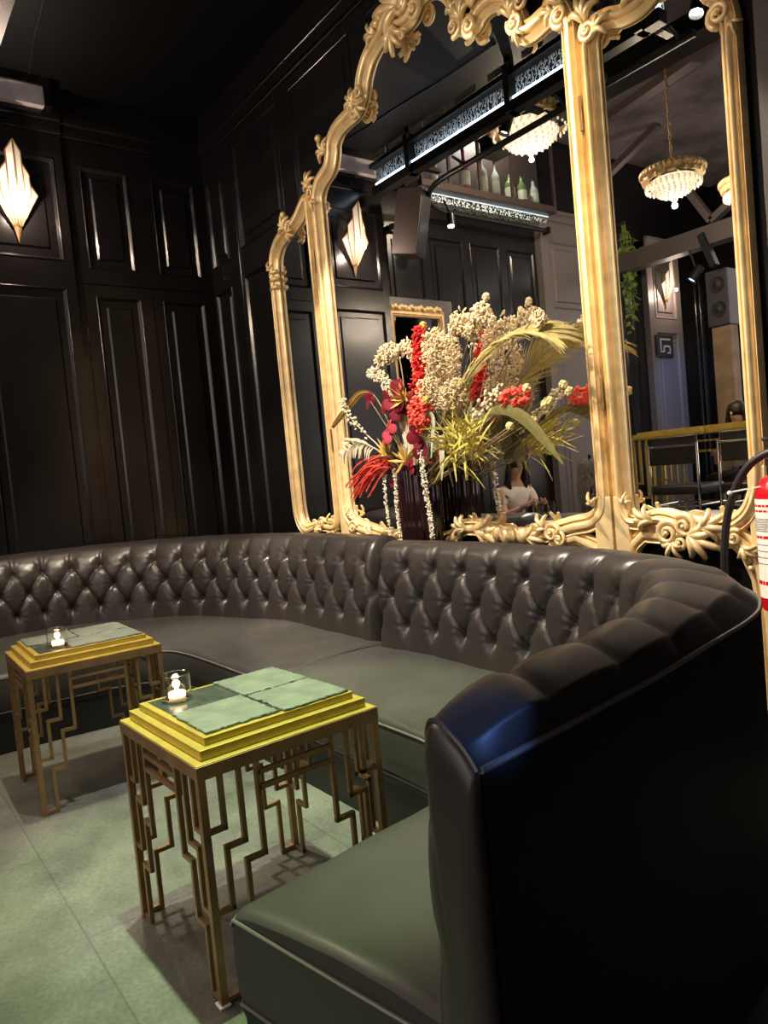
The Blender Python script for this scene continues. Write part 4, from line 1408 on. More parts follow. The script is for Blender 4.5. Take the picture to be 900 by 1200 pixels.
tassel(VA, [(-3.33, 2.54, 1.28), (-3.33, 2.53, 1.10), (-3.32, 2.53, 0.925)], 'cream hanging tassel against the edge of the vase')
tassel(VA, [(-3.06, 2.52, 1.50), (-3.05, 2.51, 1.30), (-3.03, 2.51, 1.08), (-3.02, 2.51, 0.935)], 'long thick cream tassel hanging down the front of the vase', r0=0.026, n=420)

# ================================================================== WALL LAMPS
def sconce_glass():
    m, nt, b_ = new_mat('frosted_lit_glass')
    L = nt.links.new
    tc = nt.nodes.new('ShaderNodeTexCoord')
    ds = nt.nodes.new('ShaderNodeVectorMath'); ds.operation = 'DISTANCE'
    ds.inputs[1].default_value = (0.05, 0, -0.03)
    L(tc.outputs['Object'], ds.inputs[0])
    mr = nt.nodes.new('ShaderNodeMapRange')
    mr.inputs['From Min'].default_value = 0.05; mr.inputs['From Max'].default_value = 0.36
    mr.inputs['To Min'].default_value = 1.15; mr.inputs['To Max'].default_value = 0.30
    L(ds.outputs['Value'], mr.inputs['Value'])
    b_.inputs['Base Color'].default_value = (0.5, 0.44, 0.36, 1)
    b_.inputs['Roughness'].default_value = 0.4
    b_.inputs['Emission Color'].default_value = (1.0, 0.80, 0.58, 1)
    L(mr.outputs['Result'], b_.inputs['Emission Strength'])
    return m
SGLASS = sconce_glass()
def sconce(x, y, z, label, s=1.0):
    t = thing('wall_sconce', label, 'wall lamp', (x, y, z), 'art deco wall lamps')
    ys = [0, 0.052, 0.104, 0.158]
    dx = [0.150, 0.118, 0.082, 0.045]
    tops = [(0.36, 0.285), (0.205, 0.135), (0.065, 0.0)]
    zb = -0.235
    def P(i, zz, sg):
        # panels converge to the foot
        zt = 0.0 if zz <= 0 else zz
        k = 1.0 if zz >= 0 else 0.18 + 0.82 * (zz - zb) / (0 - zb)
        return V((x + 0.012 + dx[i] * k * s, y + sg * ys[i] * k * s, z + zz * s))
    gl, ed = MB(), MB()
    for sg in (-1, 1):
        for i in range(3):
            a, c = P(i, tops[i][0], sg), P(i + 1, tops[i][1], sg)
            q = [a, c, P(i + 1, min(0, tops[i][1]), sg), P(i + 1, zb, sg), P(i, zb, sg), P(i, 0, sg)]
            off = V((-0.006, 0, 0))
            gl.add(q + [p + off for p in q], [tuple(range(6)), tuple(range(6, 12))] + [(k, (k + 1) % 6, 6 + (k + 1) % 6, 6 + k) for k in range(6)])
            ed.tube([a, c], 0.006 * s, 6); ed.tube([c, P(i + 1, min(0, tops[i][1]), sg), P(i + 1, zb, sg)], 0.006 * s, 6)
            if i == 0 and sg == 1:
                ed.tube([a, P(0, 0, 1), P(0, zb, 1)], 0.007 * s, 6)
    gl.build('glass_shade', SGLASS, t, t.location)
    ed.build('metal_edging', BRONZE, t, t.location, smooth=True)
    mb = MB()
    q = [P(0, zb, 1), P(3, zb, 1), V((x + 0.010, y, z - 0.36 * s)), P(3, zb, -1), V((x + 0.004, y, z + zb * s))]
    mb.add(q, [(0, 1, 2), (0, 2, 3), (1, 4, 2), (4, 3, 2), (0, 3, 4, 1)])
    mb.build('metal_tip', BRONZE, t, t.location)
    mb = MB(); mb.mm((x, y - 0.045 * s, z - 0.2 * s), (x + 0.010, y + 0.045 * s, z + 0.15 * s)); mb.build('back_plate', BRONZE, t, t.location, bevel=0.002)
    lamp('sconce_bulb', 'POINT', (x + 0.19, y, z - 0.10), 26 * s, (1.0, 0.76, 0.60), t, 0.02)
    return t
sconce(XP, 1.315, 3.675, 'lit fan shaped glass wall lamp on the pillar beside the tall panelled doors')
sconce(XL + 0.036, -4.28, 3.68, 'lit fan shaped glass wall lamp on the distant pilaster seen in the mirror wing')

# ================================================================== LIT CANOPY OVER THE BOOTH EDGE
def ornament_mat():
    m, nt, b_ = new_mat('frosted_ornament_panel')
    L = nt.links.new
    tc = nt.nodes.new('ShaderNodeTexCoord')
    mp = nt.nodes.new('ShaderNodeMapping')
    mp.inputs['Scale'].default_value = (1, 1, 1)
    wv = nt.nodes.new('ShaderNodeTexWave'); wv.wave_type = 'BANDS'; wv.bands_direction = 'X'
    wv.inputs['Scale'].default_value = 9; wv.inputs['Distortion'].default_value = 9; wv.inputs['Detail'].default_value = 1; wv.inputs['Detail Scale'].default_value = 3
    L(tc.outputs['Object'], mp.inputs['Vector']); L(mp.outputs['Vector'], wv.inputs['Vector'])
    cr = nt.nodes.new('ShaderNodeValToRGB')
    cr.color_ramp.elements[0].position = 0.42; cr.color_ramp.elements[0].color = (0.02, 0.025, 0.025, 1)
    cr.color_ramp.elements[1].position = 0.58; cr.color_ramp.elements[1].color = (0.75, 0.85, 0.85, 1)
    L(wv.outputs['Fac'], cr.inputs['Fac'])
    L(cr.outputs['Color'], b_.inputs['Base Color'])
    b_.inputs['Roughness'].default_value = 0.25
    return m
ORN = ornament_mat()
LED = emission('cool_led', (0.72, 0.82, 1.0), 9)
CX0, CX1 = -6.0, -2.75
cp = thing('lit_canopy', 'black framed canopy under the ceiling with frosted ornament and a cool white light tube', 'canopy', (-4.4, 0.95, 4.25))
CL = cp.location
mb = MB(); mb.mm((CX0, 0.99, 4.13), (CX1, 1.09, 4.22)); mb.build('lower_beam', BLACKMETAL, cp, CL, bevel=0.004)
mb = MB(); mb.mm((CX0, 1.02, 4.40), (CX1, 1.11, 4.445)); mb.build('upper_beam', BLACKMETAL, cp, CL, bevel=0.004)
mb = MB(); mb.mm((CX0, 1.015, 4.22), (CX1, 1.025, 4.40)); mb.build('ornament_panel', ORN, cp, CL)
mb = MB(); mb.tube([(CX0 + 0.05, 1.07, 4.236), (CX1, 1.07, 4.236)], 0.011, 10); mb.build('light_tube', LED, cp, CL, smooth=True)
x = CX0 + 0.1
k = 0
PALEMIR = mat('pale_mirror_tile', (0.75, 0.74, 0.68), 0.12, metal=0.9)
while x < CX1 - 0.2:
    w = rnd.uniform(0.10, 0.34)
    mb = MB(); mb.mm((x, 1.09, 4.462), (x + w, 1.10, 4.518)); mb.build('mirror_tile', PALEMIR, cp, CL, bevel=0.002)
    x += w + rnd.uniform(0.03, 0.22)
for x in (-5.40, -4.1, -2.9):
    mb = MB(); mb.mm((x - 0.03, 0.99, 4.13), (x + 0.03, 1.115, 4.50)); mb.mm((x - 0.03, 0.70, 4.20), (x + 0.03, 1.0, 4.235))
    mb.mm((x - 0.03, 1.03, 4.44), (x + 0.03, 1.08, 4.57)); mb.build('bracket', BLACKMETAL, cp, CL)
RAILP = [(-6.02, -1.60, 4.12), (-6.02, -0.6, 4.12), (-6.02, 0.0, 4.12)] + [(-6.02 + 0.78 * (1 - cos(a)), 0.0 + 0.74 * sin(a), 4.12) for a in [pi / 2 * k / 10 for k in range(1, 11)]] + [(-4.6, 0.74, 4.12), (-3.6, 0.74, 4.12), (-2.7, 0.74, 4.12)]
mb = MB(); mb.tube(RAILP, 0.028, 10)
for x in (-5.0, -3.8, -2.8):
    mb.tube([(x, 0.74, 4.12), (x, 0.90, 4.17)], 0.014, 8)
mb.mm((-6.07, -1.62, 4.08), (-5.97, -1.59, 4.16))
tag(mb.build('curtain_rail', BLACKMETAL, None, (-4.6, 0.74, 4.12), smooth=True), 'curved black pipe rail hung below the lit canopy', 'rail')

def spotlight(loc, target, power, col, label, angle, size=0.02, lens=12, blend=0.12, body=True):
    t = thing('track_spotlight', label, 'spotlight', loc, 'spotlights under the canopy')
    L = V(loc)
    d = (V(target) - L).normalized()
    M = d.to_track_quat('Z', 'Y').to_matrix()
    mb = MB()
    mb.lathe([(0.02, -0.16), (0.042, -0.15), (0.045, -0.02), (0.05, 0.0), (0.046, 0.0), (0.038, -0.03), (0.01, -0.035)], L, 20, M)
    mb.build('housing', BLACKMETAL, t, L, smooth=True)
    mb = MB(); mb.lathe([(0.036, -0.029), (0.036, -0.026)], L, 20, M); mb.build('lens', emission('spot_lens', col, lens), t, L)
    mb = MB()
    topz = 4.13 if L.z < 4.13 else ZC_LOW
    mb.tube([L - d * 0.09, L - d * 0.09 + V((0, 0, 0.06)), V((L.x, max(1.0, L.y), topz))], 0.010, 8); mb.build('yoke', BLACKMETAL, t, L, smooth=True)
    lamp('spot_bulb', 'SPOT', L + d * 0.02, power, col, t, size, target, angle, blend)
    return t
spotlight((-1.985, 0.95, 4.00), (-2.05, 1.02, 0), GREEN_SPOT_W, GREEN, 'spotlight throwing greenish light straight down on the near table', 37, blend=0.35)
spotlight((-3.45, 0.95, 4.00), (-3.55, 0.95, 0), WARM_SPOT_W, (1.0, 0.88, 0.62), 'spotlight throwing warm light straight down on the far table', 44, blend=0.35)
spotlight((-4.29, 0.97, 4.06), (-5.2, 2.0, 0.7), WALL_SPOT_W * 0.8, WARM, 'added warm spotlight brightening the far sofa section', 52, blend=0.5)  # extra lamp, added to lift the dim far sofa
spotlight((-2.56, 0.97, 4.10), (-2.5, 2.3, 0.6), WALL_SPOT_W, (1.0, 0.95, 0.84), 'spotlight with a green-white lens aimed at the tufted sofa back', 68, lens=30, blend=0.4)
spotlight((-3.34, 0.98, 4.00), (-2.9, 2.88, 1.9), WALL_SPOT_W, WARM, 'added warm spotlight brightening the bouquet and the gilt mirror', 70)  # extra lamp, added to brighten the gilding, kept behind the mirror joint

# ================================================================== CRYSTAL CHANDELIERS
CRYSTAL = mat('lit_crystal', (0.9, 0.8, 0.65), 0.15, emit=(1.0, 0.80, 0.56), estr=1.2)
CRYSTAL2 = mat('crystal_bead', (0.9, 0.85, 0.75), 0.08, metal=0.3, emit=(1.0, 0.75, 0.5), estr=0.6)
def chandelier(x, y, z, R_, label, watts, top):
    t = thing('basket_chandelier', label, 'chandelier', (x, y, z), 'crystal basket chandeliers')
    L = t.location
    mb = MB()
    mb.lathe([(R_ * 0.80, 0.02), (R_ * 0.98, 0.0), (R_ * 1.02, 0.03), (R_ * 0.96, 0.07), (R_ * 0.80, 0.06)], (x, y, z), 40, rmod=lambda A, q: 1 + 0.03 * cos(20 * A), closed=True)
    for k in range(40):
        A = 2 * pi * k / 40
        mb.ball((x + R_ * cos(A), y + R_ * sin(A), z + 0.075), (0.028, 0.028, 0.035), 8, 6)
    for k in range(4):
        A = pi / 2 * k
        mb.bar((x + R_ * 0.85 * cos(A), y + R_ * 0.85 * sin(A), z + 0.045), (x, y, z + 0.16), 0.012)
    mb.build('gilt_rim', GOLD, t, L, smooth=True)
    mb = MB()
    prof = []
    for i in range(9):
        a = pi / 2 * i / 8
        prof.append((max(0.02, R_ * 0.70 * cos(a) ** 0.75), -R_ * 0.56 * sin(a)))
    mb.lathe(prof, (x, y, z + 0.01), 28, rmod=lambda A, q: 1 + 0.02 * cos(28 * A))
    mb.build('crystal_basket', CRYSTAL, t, L, smooth=True, angle=20)
    mb = MB()
    for i in range(1, 8):
        a = pi / 2 * i / 8.4
        rr = R_ * 0.72 * cos(a) ** 0.75
        n = max(6, int(26 * cos(a) ** 0.75))
        for k in range(n):
            A = 2 * pi * (k + 0.5 * (i % 2)) / n
            mb.blob((x + rr * cos(A), y + rr * sin(A), z + 0.01 - R_ * 0.56 * sin(a)), (0.017, 0.017, 0.026))
    for k in range(30):
        A = 2 * pi * k / 30
        mb.blob((x + R_ * 0.90 * cos(A), y + R_ * 0.90 * sin(A), z - 0.045), (0.014, 0.014, 0.034))
    mb.ball((x, y, z - R_ * 0.64), 0.03, 10, 8)
    mb.build('crystal_beads', CRYSTAL2, t, L)
    mb = MB()
    n = int((top - z - 0.16) / 0.05)
    for k in range(n):
        q = z + 0.16 + (top - z - 0.16) * (k + 0.5) / n
        M = Matrix.Rotation(pi / 2 * (k % 2), 3, 'Z')
        mb.tube([V((x, y, q)) + M @ V((0.012 * cos(a), 0, 0.034 * sin(a))) for a in [2 * pi * j / 8 for j in range(8)]], 0.004, 5, closed=True)
    mb.build('chain', BRONZE, t, L)
    lamp('chandelier_bulb', 'POINT', (x, y, z - R_ * 0.64 - 0.055), watts, (1.0, 0.80, 0.58), t, 0.022)
chandelier(-4.95, -0.15, 4.62, 0.40, 'lit crystal chandelier closest to the lit canopy', CHANDELIER_W * 1.6, ZC)
chandelier(-3.66, -0.50, 3.68, 0.26, 'lit crystal chandelier with a full gilt rim, hanging lowest in the mirror wing', CHANDELIER_W * 1.6, ZC)
chandelier(-3.36, -1.20, 3.60, 0.21, 'small lit crystal chandelier cut by the outer gilt stile of the mirror wing', CHANDELIER_W, ZC)

# ================================================================== FIRE EXTINGUISHER
EX, EY, EZ = -1.203, 2.60, 0.70
ex = thing('fire_extinguisher', 'red fire extinguisher with white instruction label hung beside the gilt mirror', 'fire extinguisher', (EX, EY, EZ))
REDP = mat('red_gloss_enamel', (0.62, 0.006, 0.012), 0.22, coat=0.4)
mb = MB()
r_ = 0.082
prof = [(0.03, 0.0), (r_ * 0.94, 0.004), (r_, 0.02), (r_, 0.40)] + [(0.026 + (r_ - 0.026) * cos(a), 0.40 + 0.075 * sin(a)) for a in [pi / 2 * k / 8 for k in range(1, 9)]] + [(0.024, 0.50)]
mb.lathe(prof, (EX, EY, EZ), 40)
mb.build('cylinder', REDP, ex, ex.location, smooth=True)
lab = MB()
lab.lathe([(r_ + 0.0008, 0.05), (r_ + 0.0012, 0.05), (r_ + 0.0012, 0.395), (r_ + 0.0008, 0.395)], (EX, EY, EZ), 48, closed=True)
lb = lab.build('instruction_label', mat('white_label', (0.80, 0.74, 0.68), 0.4), ex, ex.location, smooth=True)
def arcbar(mb, a0, a1, z0, z1, r):
    n = max(2, int(abs(a1 - a0) / 0.08))
    rows = []
    for i in range(n + 1):
        a = a0 + (a1 - a0) * i / n
        rows.append([V((EX + q * cos(a), EY + q * sin(a), EZ + z)) for q, z in ((r, z0), (r + 0.0006, z0), (r + 0.0006, z1), (r, z1))])
    mb.grid(rows, wrap=True)
rr = r_ + 0.0013
mb = MB(); mg = MB()
for z, h in ((0.368, 0.008), (0.350, 0.007), (0.258, 0.010), (0.097, 0.013)):
    a = -3.6
    while a < 0.2:
        w = rnd.uniform(0.10, 0.26)
        arcbar(mb, a, a + w, z, z + h, rr); a += w + 0.05
for k in range(12):
    z = 0.325 - 0.006 * k if k < 8 else 0.235 - 0.022 * (k - 8)
    a = -3.6
    while a < 0.2:
        w = rnd.uniform(0.03, 0.12)
        arcbar(mg, a, a + w, z, z + 0.0028, rr); a += w + 0.03
mb.build('red_print', REDP, lb, ex.location); mg.build('fine_lettering', mat('grey_print', (0.12, 0.11, 0.11), 0.6), lb, ex.location)
mb = MB(); mb.lathe([(0.026, 0.495), (0.03, 0.50), (0.03, 0.53), (0.02, 0.545), (0.018, 0.57)], (EX, EY, EZ), 20); mb.build('valve', CHROME, ex, ex.location, smooth=True)
mb = MB(); mb.bar((EX, EY, EZ + 0.565), (EX + 0.02, EY - 0.13, EZ + 0.60), 0.022, 0.012); mb.bar((EX, EY, EZ + 0.545), (EX + 0.02, EY - 0.12, EZ + 0.53), 0.022, 0.008); mb.build('squeeze_handle', BLACKMETAL, ex, ex.location, bevel=0.003)
mb = MB()
mb.tube(crs([(EX, EY, EZ + 0.535), (EX - 0.03, EY - 0.005, EZ + 0.552), (EX - 0.105, EY - 0.01, EZ + 0.505), (EX - 0.165, EY - 0.01, EZ + 0.405), (EX - 0.20, EY - 0.01, EZ + 0.28), (EX - 0.215, EY - 0.01, EZ + 0.12), (EX - 0.215, EY - 0.01, EZ - 0.02)], 10), 0.014, 10)
mb.tube(crs([(EX - 0.215, EY - 0.01, EZ + 0.02), (EX - 0.216, EY - 0.01, EZ - 0.06), (EX - 0.216, EY - 0.01, EZ - 0.14)], 6), [0.016 + 0.0006 * k for k in range(13)], 10)
mb.build('discharge_hose', BLACKPLASTIC, ex, ex.location, smooth=True)
mb = MB(); mb.bar((EX - 0.03, EY - 0.06, EZ + 0.44), (EX - 0.13, EY - 0.075, EZ + 0.425), 0.005); mb.ball((EX - 0.14, EY - 0.076, EZ + 0.42), 0.009, 8, 6); mb.build('safety_pin_tie', mat('white_plastic', (0.8, 0.78, 0.74), 0.4), ex, ex.location, smooth=True)
mb = MB(); mb.mm((EX - 0.02, EY + r_ - 0.006, EZ + 0.20), (EX + 0.04, 2.79, EZ + 0.26)); mb.mm((EX - 0.05, 2.772, EZ + 0.10), (EX + 0.07, 2.782, EZ + 0.36)); mb.build('wall_bracket', BLACKMETAL, ex, ex.location)

# ================================================================== BAR ROOM BEHIND THE CAMERA (seen in the mirror)
# loudspeaker
t = thing('loudspeaker', 'dark loudspeaker hung high on the wall past the wall lamp pillar', 'loudspeaker', (-5.87, 0.72, 3.86))
M = Matrix.Rotation(radians(-28), 3, 'Z') @ Matrix.Rotation(radians(12), 3, 'Y')
mb = MB(); mb.box(t.location, (0.28, 0.26, 0.66), M); mb.build('cabinet', mat('brown_black_cabinet', (0.045, 0.034, 0.032), 0.5), t, t.location, bevel=0.012)
mb = MB(); mb.box(t.location + M @ V((0.143, 0, 0)), (0.012, 0.23, 0.62), M); mb.build('grille', BLACKPLASTIC, t, t.location, bevel=0.004)
mb = MB(); mb.bar((-6.20, 0.72, 3.93), (-5.98, 0.72, 3.90), 0.06); mb.build('bracket', BLACKMETAL, t, t.location)
# second gilt mirror on the side wall
t = thing('wall_mirror', 'small gilt framed mirror with mirrored border on the side wall', 'mirror', (-6.20, 0.45, 2.4))
XW = XL - 0.06
mb = MB(); mb.mm((XW, -0.06, 1.45), (XW + 0.02, 0.90, 3.19)); mb.build('mirrored_border', PALEMIR, t, t.location, bevel=0.004)
lp = [V((XW + 0.02, y, z)) for y, z in ((0.12, 1.65), (0.86, 1.65), (0.86, 3.02), (0.12, 3.02))]
mb = MB(); mb.sweep(lp, fprof(0.08, 0.04), V((1, 0, 0)), True); fr = mb.build('gilt_frame', GOLD, t, t.location, smooth=True, angle=40)
mb = MB()
for k in range(16):
    mb.ball((XW + 0.045, 0.15 + 0.68 * k / 15, 3.075 + 0.012 * sin(k * 2.3)), (0.02, 0.03, 0.030), 8, 6)
mb.build('carved_crest', GOLD, fr, t.location, smooth=True)
mb = MB(); mb.mm((XW + 0.015, 0.13, 1.66), (XW + 0.026, 0.85, 3.01)); mb.build('mirror_glass', MIRROR, fr, t.location)
# bottle cabinet, high on the same wall
t = thing('bottle_cabinet', 'high glazed cabinet of lit liquor bottles above the dark wall panels', 'cabinet', (-6.10, -0.65, 4.35))
L = t.location
WOODB = mat('stained_dark_wood', (0.05, 0.034, 0.028), 0.35)
mb = MB(); mb.mm((XW, -1.72, 4.33), (-5.93, 0.47, 4.40)); mb.build('shelf', WOODB, t, L, bevel=0.003)
mb = MB(); mb.mm((XW, -1.72, 4.40), (XW + 0.02, 0.47, 5.3)); mb.build('back_panel', mat('brown_back_panel', (0.08, 0.055, 0.045), 0.5), t, L)
mb = MB(); mb.mm((XW, -1.72, 5.27), (-5.93, 0.47, 5.32)); mb.build('top_rail', WOODB, t, L)
for y in (0.455, 0.05, -0.42, -0.95, -1.70):
    mb = MB(); mb.mm((-5.955, y - 0.018, 4.40), (-5.93, y + 0.018, 5.28)); mb.build('mullion', WOODB, t, L)
mb = MB(); mb.mm((-5.946, -1.69, 4.40), (-5.941, 0.45, 5.27)); mb.build('glazing', PANE, t, L)
mb = MB(); mb.mm((XW, -1.72, 4.25), (-6.10, 0.47, 4.33)); mb.build('ornament_band', ORN, t, L)
mb = MB(); mb.tube([(-6.06, -1.70, 4.318), (-6.06, 0.45, 4.318)], 0.007, 8); mb.build('light_tube', emission('shelf_led', (0.85, 0.95, 1.0), 1.4), t, L)
lamp('cabinet_light', 'POINT', (-5.99, -0.75, 5.15), 34, (1.0, 0.9, 0.8), t, 0.05)
BG = [mat('pink_liquor', (0.55, 0.12, 0.2), 0.15), mat('clear_bottle', (0.5, 0.55, 0.5), 0.1), mat('green_bottle', (0.14, 0.22, 0.08), 0.12), mat('amber_bottle', (0.35, 0.2, 0.06), 0.12)]
LABM = mat('bottle_label', (0.75, 0.75, 0.62), 0.5)
CAPM = mat('dark_cap', (0.03, 0.03, 0.03), 0.4)
blab = ['tall pink bottle at the near end of the row in the cabinet', 'tall clear bottle second in the cabinet row', 'slim clear bottle third in the cabinet row', 'squat green bottle fourth in the cabinet row',
        'squat green bottle fifth in the cabinet row', 'squat clear bottle closing the cabinet row', 'short amber bottle by the first mullion of the cabinet']
for k, (y, h, r, m) in enumerate(((-0.30, 0.50, 0.062, 0), (-0.58, 0.46, 0.062, 1), (-0.80, 0.44, 0.048, 1), (-1.04, 0.36, 0.060, 2), (-1.25, 0.36, 0.060, 2), (-1.46, 0.34, 0.060, 1), (0.18, 0.34, 0.05, 3))):
    bt = thing('liquor_bottle', blab[k], 'bottle', (-6.06, y, 4.40), 'bottles in the high cabinet')
    mb = MB(); mb.lathe([(r * 0.9, 0), (r, 0.01), (r, h * 0.56), (r * 0.85, h * 0.64), (r * 0.34, h * 0.76), (r * 0.28, h * 0.92), (r * 0.34, h * 0.93)], bt.location, 20); mb.build('glass_body', BG[m], bt, bt.location, smooth=True)
    mb = MB(); mb.lathe([(r * 1.01, h * 0.14), (r * 1.02, h * 0.14), (r * 1.02, h * 0.46), (r * 1.01, h * 0.46)], bt.location, 20, closed=True); mb.build('paper_label', LABM, bt, bt.location, smooth=True)
    mb = MB(); mb.lathe([(r * 0.36, h * 0.92), (r * 0.36, h)], bt.location, 12); mb.build('cap', CAPM, bt, bt.location)
# ceiling steel
mb = MB(); mb.mm((-5.6, -0.30, 4.58), (-1.6, -0.10, 4.74)); mb.mm((-5.6, -0.34, 4.57), (-1.6, -0.06, 4.59)); mb.mm((-5.6, -0.34, 4.73), (-1.6, -0.06, 4.75))
bm_ = mb.build('steel_beam', BLACKMETAL, None, (-3.6, -0.2, 4.66)); tag(bm_, 'black steel beam crossing the top of the mirror wing', 'beam')
STEELG = mat('dull_steel', (0.12, 0.10, 0.10), 0.45, metal=0.6)
for k, (a, c, l) in enumerate((((-5.26, -3.0, 5.38), (-6.05, -3.0, 5.05), 'steel brace slanting above the lowest chandelier'), ((-4.97, -3.0, 4.50), (-4.66, -3.0, 3.98), 'steel brace slanting down behind the lowest chandelier'),
                               ((-4.66, -3.0, 3.98), (-4.25, -3.0, 4.20), 'short steel brace rising behind the smallest chandelier'), ((-4.80, -3.0, 3.86), (-4.66, -3.0, 3.44), 'short black steel brace above the blue spotlight'))):
    mb = MB(); mb.bar(a, c, 0.10, 0.08); tag(mb.build('steel_brace', STEELG if k != 3 else BLACKMETAL, None, a), l, 'brace', 'steel braces in the bar ceiling')
mb = MB(); mb.mm((-6.0, -3.2, 3.72), (-2.5, -3.0, 3.95)); tag(mb.build('lintel_beam', STEELG, None, (-4.2, -3.1, 3.8)), 'pale steel beam on which the slanting braces stand', 'beam')
mb = MB(); mb.tube(crs([(-5.6, -1.0, 5.36), (-4.4, -1.3, 5.34), (-3.2, -1.1, 5.36), (-2.2, -1.2, 5.35)], 8), 0.02, 8); tag(mb.build('ceiling_pipe', BLACKMETAL, None, (-4, -1.2, 5.35), smooth=True), 'thin black pipe running under the smoky bar ceiling', 'pipe')
mb = MB(); mb.bar((-5.4, -2.2, 5.36), (-2.6, -1.6, 5.36), 0.16, 0.10); tag(mb.build('ceiling_duct', STEELG, None, (-4, -1.9, 5.36)), 'flat grey duct crossing the smoky bar ceiling', 'duct')
# trailing plant
t = thing('trailing_plant', 'green trailing ivy hanging beside the distant pilaster', 'plant', (-5.98, -3.15, 4.38))
L = t.location
st, lf = MB(), MB()
r = random.Random(5)
for k in range(6):
    n = 12
    ln = r.uniform(0.8, 1.55)
    ox, oy = r.uniform(-0.05, 0.08), r.uniform(-0.08, 0.08)
    pts = [(L.x + ox * min(1, i / 3) + 0.03 * sin(i + k), L.y + oy * min(1, i / 3) - 0.03 * i / n + 0.03 * cos(i * 1.3 + k), L.z + 0.04 * sin(pi * i / 4) - ln * i / n) for i in range(n + 1)]
    st.tube(crs(pts, 4), 0.006, 5)
    for i in range(2, n + 1):
        for j in range(3):
            p = V(pts[i]) + V((r.uniform(-0.04, 0.05), r.uniform(-0.05, 0.05), r.uniform(-0.05, 0.05)))
            d = V((r.uniform(-0.4, 0.8), r.uniform(-0.9, 0.9), r.uniform(-0.9, 0.1))).normalized()
            lf.leaf([p, p + d * 0.04, p + d * 0.085], [0.006, 0.034, 0.002], V((r.uniform(-1, 1), r.uniform(-1, 1), 0.2)), 0.001)
st.build('stem', fm('ivy_stem', (0.16, 0.2, 0.05)), t, L, smooth=True); lf.build('foliage', fm('ivy_leaf', (0.17, 0.27, 0.05)), t, L)
mb = MB(); mb.mm((L.x - 0.2, L.y - 0.03, L.z + 0.02), (L.x + 0.03, L.y + 0.03, L.z + 0.04)); mb.build('hook_shelf', BLACKMETAL, t, L)
# notice panel on the distant pilaster
t = thing('notice_panel', 'small black panel with a pale geometric emblem on the distant pilaster', 'sign', (XL + 0.036, -4.15, 2.79))
L = t.location
mb = MB(); mb.mm((L.x, -4.36, 2.63), (L.x + 0.03, -3.94, 2.95)); mb.build('board', BLACKPLASTIC, t, L, bevel=0.004)
mb = MB()
xe = L.x + 0.031
for a in ((-4.02, 2.90, -4.28, 2.875), (-4.02, 2.90, -4.045, 2.70), (-4.02, 2.72, -4.10, 2.695), (-4.10, 2.80, -4.28, 2.775), (-4.10, 2.80, -4.125, 2.70), (-4.255, 2.80, -4.28, 2.68), (-4.20, 2.70, -4.28, 2.68)):
    mb.mm((xe, a[0], a[1]), (xe + 0.004, a[2], a[3]))
mb.build('emblem', mat('pale_metal', (0.7, 0.72, 0.7), 0.3, metal=0.6), t, L)
# blue spotlight and its light
t = thing('blue_spotlight', 'small spotlight shining blue below the pale steel beam', 'spotlight', (-5.0, -3.05, 3.36))
L = t.location
d = V((-0.5, 0.35, -0.8)).normalized(); M = d.to_track_quat('Z', 'Y').to_matrix()
mb = MB(); mb.lathe([(0.03, -0.2), (0.06, -0.19), (0.065, 0), (0.055, 0), (0.045, -0.03)], L, 18, M); mb.build('housing', BLACKMETAL, t, L, smooth=True)
mb = MB(); mb.lathe([(0.05, -0.02), (0.05, -0.015)], L, 18, M); mb.build('lens', emission('blue_lens', (0.25, 0.55, 1.0), 22), t, L)
mb = MB(); mb.tube([L - d * 0.12, (L.x, L.y, 3.73)], 0.014, 8); mb.build('yoke', BLACKMETAL, t, L)
lamp('blue_bulb', 'SPOT', L + d * 0.03, 160, (0.10, 0.35, 1.0), t, 0.04, (-6.0, -5.6, 1.2), 60, 0.6)
# second small white spotlight on the rail
spotl = thing('rail_spotlight', 'small white spotlight hanging at the bend of the curved rail', 'spotlight', (-5.72, 0.30, 3.88))
L = spotl.location
mb = MB(); mb.lathe([(0.02, 0.10), (0.04, 0.09), (0.045, -0.03), (0.04, -0.03)], L, 16); mb.build('housing', BLACKMETAL, spotl, L, smooth=True)
mb = MB(); mb.lathe([(0.036, -0.034), (0.030, -0.05), (0.01, -0.055)], L, 16); mb.build('lens', emission('cool_lens', (0.65, 0.85, 1.0), 14), spotl, L)
mb = MB(); mb.tube([L + V((0, 0, 0.09)), L + V((-0.04, 0.04, 0.24))], 0.012, 8); mb.build('yoke', BLACKMETAL, spotl, L)
# loudspeaker column with timber
t = thing('timber_post', 'pale timber post below a boxed loudspeaker at the back of the bar', 'post', (-4.72, -3.25, 0))
mb = MB(); mb.mm((-4.84, -3.34, 0), (-4.60, -3.16, 2.74)); mb.build('post', mat('weathered_timber', (0.22, 0.15, 0.09), 0.7, bump=0.4, bscale=12, var=0.3, vscale=5), t, t.location, bevel=0.006)
t = thing('column_speaker', 'tall black speaker box standing on the timber post', 'loudspeaker', (-4.72, -3.25, 2.74))
mb = MB(); mb.mm((-4.86, -3.38, 2.74), (-4.58, -3.12, 3.42)); mb.build('cabinet', mat('grey_cabinet', (0.035, 0.035, 0.045), 0.5), t, t.location, bevel=0.01)
for z in (2.94, 3.24):
    mb = MB(); mb.lathe([(0.10, 0), (0.095, 0.012), (0.03, -0.004 + 0.008), (0.012, 0.014)], (-4.72, -3.121, z), 24, Matrix.Rotation(radians(-90), 3, 'X')); mb.build('speaker_cone', BLACKPLASTIC, t, t.location, smooth=True)

